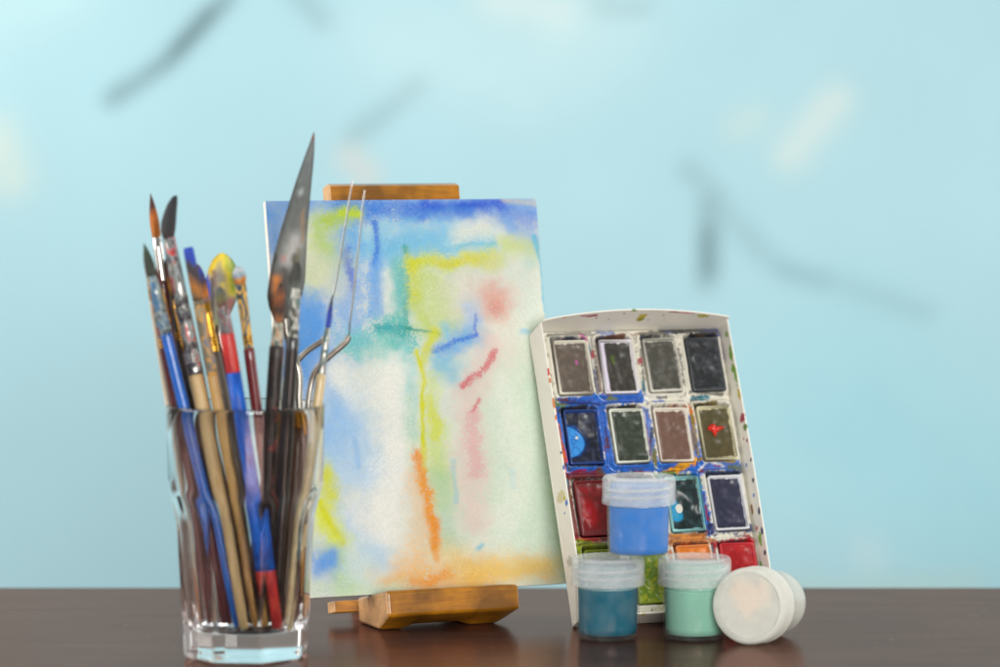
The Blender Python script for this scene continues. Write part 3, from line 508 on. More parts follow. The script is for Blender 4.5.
def pan(cu, cv, main, second, rimc, kind, seed):
    r = np.random.default_rng(seed); cu = cu+.1+r.uniform(-.04, .04); cv = cv-.03+r.uniform(-.04, .04); hw, hh = 1.02, 1.58; w = .11; rot = math.radians(r.uniform(-1.2, 1.2))
    def tr(p):
        x, y = p; return cu+x*math.cos(rot)-y*math.sin(rot), cv+x*math.sin(rot)+y*math.cos(rot)
    def ring(hw_, hh_, cr, n_):
        out = []
        for sx, sy, a0 in ((1, 1, 0), (-1, 1, 90), (-1, -1, 180), (1, -1, 270)):
            for k in range(5):
                a_ = math.radians(a0+22.5*k); u_, v_ = tr((sx*(hw_-cr)+cr*math.cos(a_), sy*(hh_-cr)+cr*math.sin(a_))); out.append((u_, -n_, v_))
        return out
    top = NP+.10
    rings = [ring(hw-.06, hh-.06, .1, top-.75), ring(hw, hh, .12, top-.03), ring(hw-.02, hh-.02, .12, top), ring(hw-w+.02, hh-w+.02, .1, top), ring(hw-w, hh-w, .1, top-.03), ring(hw-w-.03, hh-w-.03, .08, top-.6)]
    V = sum(rings, []); m = 20; Fc = []
    for i in range(5):
        for k in range(m): Fc.append([i*m+k, i*m+(k+1) % m, (i+1)*m+(k+1) % m, (i+1)*m+k])
    Fc.append([5*m+k for k in range(m)]); Fc.append(list(range(m))[::-1])
    V = np.array(V); nz = noise2(V[:, 0]*1, V[:, 2], 2.5, seed+3, 3)
    k = sst(.55, .62, nz)[:, None]*.7; cc = lin(rimc)*(1-k)+lin(main)*k
    p = mesh_obj('pan', V, Fc, MPL, pbox, cols=cc)
    # paint cake
    nu, nv = 64, 96; x = np.linspace(-1, 1, nu); y = np.linspace(-1, 1, nv); X, Y = np.meshgrid(x, y, indexing='ij')
    n1 = noise2(X*1.2+seed, Y*1.8, 1.3, seed, 2); n4 = noise2(X+seed, Y, 2.6, seed+9, 1); n2 = noise2(X*1.2, Y*1.8+seed, 3.2, seed+1, 4); n3 = noise2(X, Y, 5, seed+2, 3)
    edge = 1-np.maximum(np.abs(X), np.abs(Y))
    deep = .17+.16*(n1-.5)+.07*sst(.0, .25, edge)+.02*(n4-.5)+r.uniform(.02, .14)*np.exp(-((X-r.uniform(-.3, .3))**2+(Y-r.uniform(-.3, .3))**2)/.25)
    k = .55*sst(.45, .75, n2)[..., None]; col = lin(main)*(1-k)+lin(second)*k; col = col*(.93+.14*n3[..., None])
    smear = [((205, 90, 170), .35, .25, .12)] if seed == 300 else [((90, 110, 40), -.2, .35, .14)] if kind == 'purple' else []
    for c, a_, b_, r_ in smear:
        q = (sst(1.2, .6, np.hypot((X-a_)/r_, (Y-b_)/r_*.7)+(n3-.5)*1.5)*.7)[..., None]; col = col*(1-q)+lin(c)*q
    if kind == 'blue':
        e = np.hypot((X+.95)/1.15, (Y+.12)/.62); q = sst(1.05, .93, e); deep = deep+.22*q+.08*sst(1.6, 1.0, e)*(1-q)
        col = col*(1-q[..., None])+lin((60, 150, 225))*q[..., None]
        q2 = (sst(1.35, 1.0, e)*(1-q)*.6)[..., None]; col = col*(1-q2)+lin((16, 40, 90))*q2
        for a_, b_, r_ in ((-.45, .30, .20), (-.45, -.5, .20)):
            dd = np.abs(np.hypot(X-a_, (Y-b_)*1.5)-r_*1.4); q = (sst(.07, .03, dd)*.5*(X > -1.1))[..., None]; col = col*(1-q)+lin((30, 95, 180))*q
        dd = dist_poly(X, Y, [(-.62, .02), (-.25, -.02), (-.6, -.24), (-.62, .02)]); q = (sst(.07, .03, dd)*.5)[..., None]; col = col*(1-q)+lin((30, 95, 180))*q
    if kind == 'teal':
        e = np.hypot((X+.5)/.45, (Y+.22)/.42); q = sst(1.15, .85, e+(n3-.5)*.4); col = col*(1-q[..., None])+lin((30, 150, 195))*q[..., None]; deep = deep+.2*sst(2.2, .8, e)
    if kind == 'redpan':
        q = (sst(1.1, .5, np.hypot((X+.25)/.6, (Y+.15)/.6)+(n3-.5)*.6))[..., None]; col = col*(1-q)+lin((200, 14, 24))*q
        q = (sst(1., .6, np.hypot((X+.25)/.16, (Y+.05)/.16)+(n3-.5)*1.2)*.7)[..., None]; col = col*(1-q)+lin((225, 60, 90))*q; deep = deep+.12*sst(1, .2, np.hypot(X, Y))
        q = (sst(.25, .05, edge)*.5)[..., None]; col = col*(1-q)+lin((105, 70, 70))*q
    rag = sst(.015, -.015, edge-.015-.07*np.maximum(0, n2-.42)*2)[..., None]*.9; col = col*(1-rag)+lin(rimc)*rag*(.8+.3*n3[..., None])
    if kind == 'green': deep = deep-.05+.14*(n2-.5)
    if kind == 'purple':
        q = (sst(-.66, -.72, X)*.95)[..., None]; col = col*(1-q)+lin((222, 214, 232))*q
    hwi, hhi = hw-w-.005, hh-w-.005; V = []
    for i in range(nu):
        for j in range(nv):
            u_, v_ = tr((X[i, j]*hwi, Y[i, j]*hhi)); V.append((u_, -(top-deep[i, j]), v_))
    I = np.arange(nu*nv).reshape(nu, nv); Fc = np.stack([I[:-1, :-1], I[1:, :-1], I[1:, 1:], I[:-1, 1:]], -1).reshape(-1, 4)
    mesh_obj('paint_cake', V, Fc, MP, p, cols=np.clip(col, 0, 1).reshape(-1, 3))
    if kind == 'red':                        # a thick scarlet dollop squeezed on the olive cake
        V = []; Fc = []
        blobs = [(-.15, .30, .22), (.1, .22, .2), (.38, .25, .15), (-.02, .02, .17), (-.02, -.2, .1), (-.34, .24, .13), (.6, .27, .09), (-.02, .42, .12), (.2, .1, .1)]
        nu, nv = 70, 70; x = np.linspace(-.8, .9, nu); y = np.linspace(-.6, .85, nv); X, Y = np.meshgrid(x, y, indexing='ij'); hf = np.zeros_like(X)
        for a_, b_, r_ in blobs: hf += np.exp(-(((X-a_+.1)**2+(Y-b_)**2)/(r_*.8)**2))
        hf = (hf-.30)*(.8+.5*noise2(X, Y, 6, 9, 3)); keep = hf > 0; idx = -np.ones(X.shape, int)
        for i in range(nu):
            for j in range(nv):
                idx[i, j] = len(V); u_, v_ = tr((X[i, j]*.85, Y[i, j]*.85+.10)); V.append((u_, -(top-.19+min(.2, .16*math.sqrt(max(hf[i, j], 0)))), v_))
        for i in range(nu-1):
            for j in range(nv-1):
                if keep[i, j] or keep[i+1, j] or keep[i, j+1] or keep[i+1, j+1]: Fc.append([int(idx[i, j]), int(idx[i+1, j]), int(idx[i+1, j+1]), int(idx[i, j+1])])
        mesh_obj('paint_dollop', V, Fc, mat_plain('scarlet_paint', (222, 44, 30), .25, var=.1, Coat_Weight=.4), p)
for i, cv in enumerate(CV):
    for j, cu in enumerate(CU): pan(cu, cv, *PANS[i][j], seed=300+i*4+j)
# ------------------------------------------------------------------ paint jars
MLID = mat_frost('frosted_lid', (250, 252, 252), .76, .22, .32)
MLID2 = mat_frost('frosted_white_lid', (249, 250, 244), .4, .3, .4)
MCLR = mat_frost('clear_jar_plastic', (240, 244, 244), .985, .1, .5)
MCLR2 = mat_frost('milky_jar_plastic', (247, 249, 243), .25, .2, .4)
MTHR = mat_frost('thread_plastic', (240, 244, 244), .35, .3, .6)
LIDP = [(0, 4.08), (1.55, 4.08), (1.64, 4.12), (1.68, 4.26), (1.74, 4.30), (1.82, 4.29), (1.90, 4.2), (1.935, 4.05), (1.935, 3.3), (1.95, 3.1), (1.965, 2.92), (1.96, 2.84), (1.91, 2.80), (1.86, 2.82), (1.85, 3.9), (1.6, 3.98), (0, 3.98)]
BODP = [(0, .12), (1.4, .1), (1.5, .0), (1.58, .02), (1.63, .10), (1.66, .6), (1.72, 2.7), (1.75, 2.76), (1.72, 2.8), (1.66, 2.86), (1.66, 3.86), (1.58, 3.88), (1.56, 2.8), (1.60, 2.6), (1.55, .6), (1.52, .2), (1.3, .18), (0, .2)]
def jar(loc, label, tint, paint_c, level, film=None, rot=None, milky=False, stain=None, streak=None):
    e = empty('paint_jar', loc, label, 'paint jar', 'small plastic gouache jars')
    if rot: e.rotation_euler = rot
    mesh_obj('jar_body', *lathe(BODP, 96), MCLR2 if milky else MCLR, e)
    # screw thread on the neck
    for k in range(2):
        pts = [(1.70*math.cos(a_), 1.70*math.sin(a_), 3.05+.38*k+.28*a_/6.28) for a_ in np.linspace(.2, 6.4, 60)]
        V, Fc = tube(pts, .085, 8)
        mesh_obj('thread', V, Fc, MTHR, e)
    mesh_obj('lid', *lathe(LIDP, 96), MLID2 if milky else MLID, e)
    if paint_c:
        t = NT('gouache'); v = t.coord((1, 1, .5), (loc[0]*3, 0, 0)); n = t.noise(v, 90, 4, .55, .8)
        stp = [(.25, L4([x*.97 for x in paint_c])), (.55, L4(paint_c)), (.8, L4([min(255, x*1.04+3) for x in paint_c]))]
        col = t.ramp(n, stp)
        if streak:
            n4 = t.noise(t.coord((1, 1, .35), streak[1]), 70, 2, .4, .3); col = t.mix(t.ramp(n4, [(.66, g(0)), (.72, g(.75))]), col, L4(streak[0]))
        m = t.done(t.bsdf(col, .5, 0, None, Specular_IOR_Level=.15))
        mesh_obj('paint', *lathe([(0, .22), (1.3, .22), (1.49, .26), (1.53, .6), (1.57, level-.1), (1.57, level), (0, level)], 96), m, e)
        if film:
            mesh_obj('paint_film', *lathe([(0, 3.84), (1.3, 3.84), (1.53, 3.82), (1.54, 3.0), (1.54, level+.02)], 64), mat_plain('film', film, .4, var=.08), e)
    if stain:
        t = NT('stain'); n = t.noise(t.coord((1, 1, 1), (.3, .2, 0)), 120, 5, .6, 1.0)
        c = t.n('ShaderNodeTexCoord'); ln = t.n('ShaderNodeVectorMath', operation='DISTANCE'); t.l(c.outputs['Object'], ln.inputs[0]); ln.inputs[1].default_value = (.0015, .004, .0397)
        ad = t.n('ShaderNodeMath', operation='MULTIPLY_ADD'); t.l(ln.outputs['Value'], ad.inputs[0]); ad.inputs[1].default_value = -40; t.l(n, ad.inputs[2])
        mk = t.ramp(ad.outputs[0], [(.02, g(0)), (.14, g(1))])
        p = t.bsdf(L4(stain), .5); tr = t.n('ShaderNodeBsdfTransparent'); mx = t.n('ShaderNodeMixShader'); t.l(mk, mx.inputs[0]); t.l(tr.outputs[0], mx.inputs[1]); t.l(p.outputs[0], mx.inputs[2])
        mm = t.done(mx); mesh_obj('paint_residue', *lathe([(0, 3.93), (1.5, 3.93)], 48), mm, e)
        mesh_obj('paint_residue', *lathe([(0, .4), (1.45, .4), (1.5, 1.0), (0, 1.0)], 48), mat_plain('grey_wash', (196, 198, 188), .5, var=.1), e)
    return e
JY = 178.55
tj = at(608, 600, JY)[0]; gj = at(694.5, 600, JY)[0]; bj = at(639, 520, JY-.15)[0]
jar((tj, JY, .01), 'jar of dark teal paint standing left under the blue jar', None, (8, 98, 120), 2.62, (120, 164, 172))
jar((gj, JY, .01), 'jar of pale mint green paint beside the tipped empty jar', None, (140, 194, 172), 2.62, (150, 204, 182))
jar((bj, JY-.15, 4.325), 'jar of bright blue paint stacked on top of two other jars', None, (60, 134, 218), 2.68, (96, 156, 222), streak=((150, 165, 150), (.3, .2, .1)))
# the tipped jar: axis (base -> lid) points to the camera and a little left, lid rim and foot both on the table
af = math.radians(24); tl = math.asin((1.95-1.63)/4.0)
ax = np.array([-math.sin(af), -math.cos(af), 0])*math.cos(tl)+np.array([0, 0, math.sin(tl)])
zq = Vector((0, 0, 1)).rotation_difference(Vector(ax))
JS = 1.04; lc = at(748.5, 607, 175.8); lc[2] = 1.965*JS*math.cos(tl)+.02
bc = lc-ax*4.2*JS
tipped = jar(tuple(bc), 'white empty jar lying on its side with salmon residue inside its lid', None, None, 0, rot=zq.to_euler(), milky=True, stain=(236, 196, 166))
tipped.scale = (JS, JS, JS)
# ------------------------------------------------------------------ drinking glass
GX, GY = -12.97, 172.6
t = NT('clear_glass'); gb = t.bsdf((.985, .995, .99, 1), 0.0, 0, None, Transmission_Weight=1.0, IOR=1.43)
MG = t.done(gb)
def glass():
    n = 160; z_out = [0, .03, .10, .2, .4, .8, 1.2, 1.6, 2, 3, 4, 5, 6, 6.6, 7.0, 7.3, 7.6, 7.8, 8.0, 8.15, 8.3, 8.45, 8.6, 8.8, 9.1, 9.6, 10.4, 11.2, 12.0, 12.5, 12.75]
    def rc(z): return 3.72+.32*z/12.8
    def ap(z):
        a_ = 2.98+.052*z
        if z > 6.6: a_ += .5*max(0, (z-6.6)/2.0)**2.0
        if z < .25: a_ -= .14*(1-z/.25)**2
        return a_
    V = []; Fc = []
    ph0 = math.radians(-27)
    def ring(fn, z):
        for k in range(n):
            phi = 2*math.pi*k/n           # phi = 0 faces the camera (-y), grows to +x
            V.append((fn(phi)*math.sin(phi), -fn(phi)*math.cos(phi), z))
    for z in z_out:
        def fn(phi, z=z):
            d = ((phi-ph0) % (math.pi/4))-math.pi/8
            A = ap(z)/math.cos(d); B = rc(z)-(.0 if z > 8 else 0); k = 16.
            return -math.log(math.exp(-k*A)+math.exp(-k*B))/k     # soft minimum keeps the corners rounded
        ring(fn, z)
    prof = [(4.03, 12.82), (3.98, 12.86), (3.92, 12.86), (3.87, 12.80), (3.82, 11.5), (3.71, 9.4), (3.63, 8.6), (3.50, 8.0), (3.36, 7.4), (3.24, 6.8), (3.16, 6.2), (2.98, 4.0), (2.74, 2.1), (2.64, 1.65), (2.43, 1.44), (2.0, 1.36), (1.2, 1.33), (.5, 1.32)]
    for r_, z in prof: ring(lambda p, r_=r_: r_, z)
    nr = len(z_out)+len(prof)
    for i in range(nr-1):
        for k in range(n): k2 = (k+1) % n; Fc.append([i*n+k, i*n+k2, (i+1)*n+k2, (i+1)*n+k])
    c = len(V); V.append((0, 0, 1.32))
    for k in range(n): Fc.append([(nr-1)*n+k, (nr-1)*n+(k+1) % n, c])
    # underside: shallow dish
    b0 = len(V); ring(lambda p: 2.4, .02); ring(lambda p: 2.1, .14); c = len(V); V.append((0, 0, .2))
    for k in range(n):
        k2 = (k+1) % n; Fc.append([k2, k, b0+k, b0+k2]); Fc.append([b0+k2, b0+k, b0+n+k, b0+n+k2]); Fc.append([b0+n+k2, b0+n+k, c])
    return V, Fc
o = mesh_obj('drinking_glass', *glass(), MG); o.location = (GX*S, GY*S, .0001)
tag(o, 'clear faceted glass tumbler holding the brushes and palette knives', 'glass')
# ------------------------------------------------------------------ brushes
def axis_frame(e, p0, p1):
    z = (p1-p0); L = np.linalg.norm(z); z /= L
    x = np.cross([0, 1, 0], z); x = -x if x[0] < 0 else x
    x = x-z*(x@z); x /= np.linalg.norm(x); y = np.cross(z, x)
    e.rotation_euler = Matrix((tuple(x), tuple(y), tuple(z))).transposed().to_euler(); return L
def loft(secs, n=28):
    """secs: (z, rx, ry, xoff)"""
    V = []; Fc = []
    for z, rx, ry, xo in secs:
        for k in range(n):
            a_ = 2*math.pi*k/n; V.append((xo+rx*math.cos(a_), ry*math.sin(a_), z))
    for i in range(len(secs)-1):
        for k in range(n): k2 = (k+1) % n; Fc.append([i*n+k, i*n+k2, (i+1)*n+k2, (i+1)*n+k])
    Fc.append(list(range(n))[::-1]); Fc.append([(len(secs)-1)*n+k for k in range(n)])
    return V, Fc
PXCM = 19.6
def brush(label, tip, bot, yr, yb, yf, yh, wb, wf, wh, shape, mb, mf, mh, wend=None, ring=None, bend=0, bands=None, flat=1.0):
    """tip/bot: where the tuft's tip and the handle's end are (pixels), yr/yb: depth beside the glass axis,
    yf / yh: rows where tuft meets ferrule and ferrule meets handle; w*: half widths in pixels"""
    p1 = at(tip[0], tip[1], GY+yr); p0 = at(bot[0], bot[1], GY+yb)
    p0[2] = max(p0[2], 1.5)
    e = empty('paint_brush', p0, label, 'paint brush', 'brushes standing in the glass'); L = axis_frame(e, p0, p1)
    def zz(row): return L*(bot[1]-row)/(bot[1]-tip[1])
    w = lambda q: q/PXCM
    zf, zh = zz(yf), zz(yh); wend = wend or wh*.75
    # handle, slightly bellied below the ferrule
    hs = [(0, w(wend)*.6, w(wend)*.6, 0), (.08, w(wend), w(wend), 0)]
    for q in (.2, .4, .6, .75, .87, .95, .99): hs.append((zh*q, w(wend+(wh-wend)*min(1, q*1.25)), w(wend+(wh-wend)*min(1, q*1.25)), 0))
    hs.append((zh+.02, w(wf)*.88, w(wf)*.88, 0)); 
    if bands:                                # handle painted in bands: each band its own mesh
        rows = [bot[1]]+[b_[0] for b_ in bands]
        for k, (r_, m_) in enumerate(bands):
            z0, z1 = zz(rows[k]), zz(r_); zs = [z0]+[h_[0] for h_ in hs if z0 < h_[0] < z1]+[z1]
            rr = [np.interp(z, [h_[0] for h_ in hs], [h_[1] for h_ in hs]) for z in zs]
            mesh_obj('handle', *loft([(z, r, r, 0) for z, r in zip(zs, rr)]), m_, e)
    else: mesh_obj('handle', *loft(hs), mh, e)
    fl = flat; fs = [(zh-.05, w(wf)*.98, w(wf)*.98, 0), (zh, w(wf), w(wf), 0), (zh+.1, w(wf), w(wf), 0), (zf-.25*(zf-zh), w(wf)*(.55*1+.45*wb/wf), w(wf)*(.55+.45*min(1, fl)), 0), (zf, w(wb)*.95, w(wf)*fl*.9 if fl < 1 else w(wb)*.95, 0), (zf+.01, w(wb)*.8, w(wf)*fl*.7 if fl < 1 else w(wb)*.8, 0)]
    mesh_obj('ferrule', *loft(fs), mf, e)
    if ring:
        for dz in (0, .17, .34):
            z = zz(ring[0])+dz; R_ = w(wf)+.02
            mesh_obj('ferrule_ring', *loft([(z-.06, R_-.03, R_-.03, 0), (z-.02, R_+.02, R_+.02, 0), (z+.02, R_+.02, R_+.02, 0), (z+.06, R_-.03, R_-.03, 0)]), ring[1], e)
    lt = L-zf; tf = w(wf)*fl if fl < 1 else w(wb)
    if shape == 'point': prof = [(0, .9), (.12, 1.0), (.35, 1.05), (.55, .88), (.75, .58), (.9, .28), (1, .04)]
    elif shape == 'flat': prof = [(0, .95), (.3, 1.0), (.7, .98), (.95, .95), (1, .8)]
    elif shape == 'filbert': prof = [(0, .85), (.25, 1.1), (.55, 1.12), (.75, .95), (.9, .65), (1, .25)]
    elif shape == 'curve': prof = [(0, .85), (.2, 1.15), (.4, 1.2), (.6, 1.05), (.8, .85), (.94, .55), (1, .3)]
    xs = np.linspace(0, 1, 16); rr = np.interp(xs, [p_[0] for p_ in prof], [p_[1] for p_ in prof])
    sec = [(zf-.02+lt*x, max(.01, w(wb)*r), max(.008, tf*r*(1-.5*x)), w(bend)*x**1.7) for x, r in zip(xs, rr)]
    mesh_obj('bristles', *loft(sec), mb, e)
    return e
sil = lambda seed, am=.4, cols=((70, 90, 110), (160, 150, 130), (190, 120, 40), (60, 60, 66), (150, 60, 60), (110, 140, 130)): mat_smear('smeared_steel', (176, 176, 170), .8, .34, cols+((48, 60, 70), (84, 66, 50)), min(.9, am+.22), 300, seed)
gold = mat_plain('brass', (222, 170, 52), .25, 1.0, .12, .1); 
goldsm = lambda seed: mat_smear('smeared_brass', (214, 160, 56), .9, .3, ((150, 100, 40), (190, 150, 90), (90, 70, 50), (110, 120, 110)), .35, 260, seed)
maroon = mat_plain('maroon_lacquer', (84, 30, 36), .3, 0, .15, .1, 200, Coat_Weight=.4); blueh = mat_plain('blue_lacquer', (22, 96, 186), .3, 0, .15, .1, 200, Coat_Weight=.4)
woodh = mat_smear('worn_pale_wood', (205, 175, 125), 0, .5, ((190, 150, 95), (160, 120, 80), (120, 140, 90), (200, 190, 160)), .35, 120, 3, .12)
tanh_ = mat_smear('worn_tan_wood', (190, 150, 88), 0, .45, ((150, 110, 60), (205, 170, 110), (120, 90, 60)), .35, 120, 8, .12)
greyh = mat_smear('grimy_grey_handle', (100, 90, 76), 0, .45, ((80, 70, 60), (120, 108, 90), (90, 80, 74)), .4, 120, 5, .2)
darkh = mat_smear('dark_smeared_handle', (38, 34, 32), 0, .4, ((30, 28, 28), (60, 48, 44), (150, 60, 58), (44, 40, 38)), .45, 120, 6, .5)
blackh = mat_plain('black_lacquer', (30, 32, 32), .3, 0, .2, .1, 200, Coat_Weight=.4)
redp = mat_smear('red_tape', (196, 44, 40), 0, .4, ((170, 30, 34), (205, 60, 50), (150, 34, 34)), .5, 160, 2); bluep = mat_smear('blue_tape', (22, 100, 206), 0, .4, ((16, 80, 180), (34, 116, 222)), .45, 160, 4)
brown = mat_smear('brown_knife_wood', (92, 66, 50), 0, .4, ((80, 56, 44), (104, 78, 62), (70, 56, 50)), .4, 90, 7, .15)
MB_ = mat_bristle
brush('thin brush with brass ferrule, the leftmost of the group in the glass', (147, 262), (203, 632), .3, -.1, 276, 300, 3, 3.5, 4, 'point', MB_('b0', [(0, (190, 110, 50)), (.6, (70, 40, 40)), (1, (50, 30, 30))]), gold, mat_smear('pale_stick', (222, 208, 186), 0, .5, ((200, 120, 60), (220, 210, 190), (180, 160, 120)), .4, 150, 1, .15), wend=3.2)
brush('brush with small red and orange tip beside the dark green pointed tip', (144, 244), (220, 632), -.9, -.6, 278, 335, 4, 4.5, 5, 'point', MB_('b1', [(0, (60, 36, 36)), (.3, (226, 110, 30)), (.6, (205, 50, 50)), (1, (190, 50, 60))]), sil(1, .6), maroon, ring=(347, gold), wend=4)
brush('round brush with orange bristles and dark brown pointed tip', (150.5, 193), (210, 632), 1.3, 1.0, 238, 282, 4.6, 5, 5, 'point', MB_('b2', [(0, (226, 130, 20)), (.55, (222, 120, 24)), (.7, (90, 40, 20)), (1, (70, 30, 20))], 2), mat_plain('clean_steel', (225, 222, 216), .2, 1.0, .1, .1), maroon, wend=4)
brush('brush with dark green pointed tip and blue handle', (144, 243), (238, 632), -1.6, -1.4, 276, 333, 5, 6, 5.6, 'point', MB_('b3', [(0, (50, 60, 48)), (.5, (44, 58, 40)), (1, (60, 84, 60))], 3), sil(2, .55, ((60, 84, 100), (40, 50, 60), (150, 165, 160), (60, 110, 150), (120, 130, 120))), blueh, wend=4.6)
brush('brush with curved black bristles and white metal ferrule', (161, 198), (246, 632), -.6, -1.9, 238, 374, 6.5, 7.2, 7.2, 'curve', MB_('b4', [(0, (60, 48, 44)), (.3, (30, 32, 38)), (1, (26, 30, 38))], 4), sil(3, .45, ((90, 84, 80), (30, 40, 60), (60, 44, 44), (140, 150, 150), (200, 60, 60))), woodh, wend=5.4, bend=14, ring=(362, mat_plain('dull_steel', (200, 200, 196), .3, .9)), flat=.8)
brush('worn brush with stubby rust brown bristles and maroon handle', (167, 258), (253, 632), 1.2, .2, 300, 352, 5.5, 6, 7, 'filbert', MB_('b5', [(0, (70, 60, 50)), (.35, (190, 130, 40)), (.6, (120, 60, 50)), (1, (100, 56, 40))], 5), goldsm(1), maroon, wend=6, ring=(346, gold), flat=.7)
brush('flat brush with bright blue square tip and smeared bristles', (188, 247), (260, 632), -1.7, -1.3, 300, 374, 5.5, 5.8, 5.6, 'flat', MB_('b6', [(0, (90, 80, 60)), (.25, (190, 120, 30)), (.45, (64, 54, 60)), (.6, (70, 60, 60)), (.72, (24, 66, 190)), (1, (30, 80, 205))], 6), sil(4, .6, ((60, 90, 130), (150, 140, 110), (200, 140, 50), (100, 100, 80), (120, 110, 90))), tanh_, wend=4.4, flat=.5)
brush('brush with blue and orange daubed tip and grey handle', (197, 264), (267, 632), .9, .6, 304, 353, 5.5, 5.5, 6.5, 'filbert', MB_('b7', [(0, (90, 110, 130)), (.25, (220, 130, 30)), (.55, (60, 40, 44)), (.75, (30, 60, 170)), (1, (110, 60, 60))], 7), goldsm(2), greyh, wend=6, ring=(346, gold), flat=.6)
brush('brush with red and blue taped handle in front of the round palette knife', (219, 286), (276, 632), -2.3, -1.6, 306, 332, 5, 7, 7.4, 'filbert', MB_('b8', [(0, (120, 70, 70)), (.4, (110, 110, 60)), (.8, (90, 94, 90)), (1, (100, 110, 100))], 8), sil(5, .7, ((150, 60, 80), (180, 170, 170), (90, 100, 100), (120, 60, 60))), None, wend=6.6, bands=[(571, redp), (372, bluep), (331, redp)], flat=.6)
brush('brush with rounded white and blue tip and slim maroon handle', (238, 266), (285, 632), -.4, .5, 284, 348, 6, 4.6, 5.6, 'filbert', MB_('b9', [(0, (214, 120, 40)), (.3, (220, 150, 60)), (.5, (150, 180, 200)), (.8, (216, 222, 226)), (1, (190, 200, 210))], 9), sil(6, .65, ((70, 80, 80), (50, 60, 60), (220, 170, 70), (90, 100, 96))), mat_plain('maroon_lacquer_two', (104, 32, 38), .3, 0, .15, .1, 200, Coat_Weight=.4), wend=5, ring=(344, gold), flat=.6)
brush('dark handled brush with black and orange bristles left of the long trowel blade', (281, 283), (258, 632), -1.6, -.3, 322, 345, 4.6, 6, 7.4, 'filbert', MB_('b10', [(0, (190, 120, 70)), (.35, (50, 34, 26)), (.6, (150, 80, 26)), (1, (40, 30, 26))], 10), sil(7, .6, ((190, 150, 110), (170, 120, 80), (200, 190, 170), (90, 110, 100))), darkh, wend=7, flat=.6)
brush('black handled brush with pale speckled ferrule against the trowel blade', (298, 262), (273, 632), -2.2, -1.2, 288, 336, 4, 5.4, 6.6, 'filbert', MB_('b11', [(0, (120, 130, 120)), (.4, (60, 64, 56)), (1, (40, 40, 36))], 11), sil(8, .6, ((90, 130, 110), (60, 70, 60), (200, 200, 190), (50, 56, 52), (120, 100, 80))), blackh, wend=6.5, flat=.6)
brush('thin pointed brush with dark blue tip in front of the painting', (332.5, 294), (286, 632), -.4, -1.4, 328, 374, 2.6, 4, 5, 'point', MB_('b12', [(0, (30, 70, 190)), (.5, (30, 60, 170)), (.75, (40, 56, 60)), (1, (50, 70, 66))], 12), sil(9, .35, ((110, 150, 150), (150, 160, 150), (80, 110, 110))), mat_plain('pale_gold_handle', (206, 184, 138), .35, 0, .12, .1, 200, Coat_Weight=.3), wend=3.5)
brush('slim brush with dark olive bristles tucked behind the blue tipped flat brush', (178, 272), (241, 632), 1.9, 1.1, 296, 340, 4, 4.5, 5, 'point', MB_('b13', [(0, (120, 90, 50)), (.5, (60, 60, 44)), (1, (52, 48, 44))], 13), sil(13, .6), darkh, wend=4)
brush('short brush with grey bristles and teal stained ferrule behind the tan handle', (206, 288), (256, 632), 2.4, 1.6, 312, 352, 4.5, 5, 5.5, 'filbert', MB_('b14', [(0, (90, 110, 120)), (.5, (120, 116, 104)), (1, (150, 140, 120))], 14), sil(14, .6, ((40, 110, 120), (150, 140, 110), (200, 140, 50), (60, 70, 80))), greyh, wend=4)
brush('slender maroon handled brush with worn brass ferrule and dark red tip', (156, 268), (228, 632), .4, -.9, 290, 322, 3.4, 4, 4.2, 'point', MB_('b15', [(0, (80, 50, 44)), (.5, (110, 44, 44)), (1, (70, 34, 36))], 15), goldsm(5), maroon, wend=3.6)
brush('slender olive handled brush with teal and ochre smeared ferrule', (182, 284), (250, 632), -.2, -.7, 304, 340, 3.4, 4.2, 4.4, 'point', MB_('b16', [(0, (90, 80, 50)), (.5, (190, 140, 50)), (1, (60, 90, 100))], 16), sil(16, .7, ((40, 110, 120), (200, 150, 50), (70, 60, 50), (140, 130, 110))), greyh, wend=3.6)
brush('narrow brush with umber tip and ochre stained ferrule behind the white ferrule', (164, 276), (238, 632), 2.2, 1.5, 298, 338, 3.6, 4.4, 4.8, 'point', MB_('b17', [(0, (90, 60, 40)), (.5, (60, 44, 36)), (1, (44, 36, 34))], 17), sil(17, .7, ((190, 140, 60), (110, 80, 50), (60, 70, 80), (150, 150, 140))), darkh, wend=4, ring=(342, gold))
brush('narrow brush with faded blue tip and grimy handle behind the red taped brush', (207, 300), (269, 632), 2.6, 1.9, 318, 356, 3.8, 4.6, 5, 'filbert', MB_('b18', [(0, (80, 80, 90)), (.5, (60, 90, 150)), (1, (70, 80, 100))], 18), goldsm(7), greyh, wend=4)
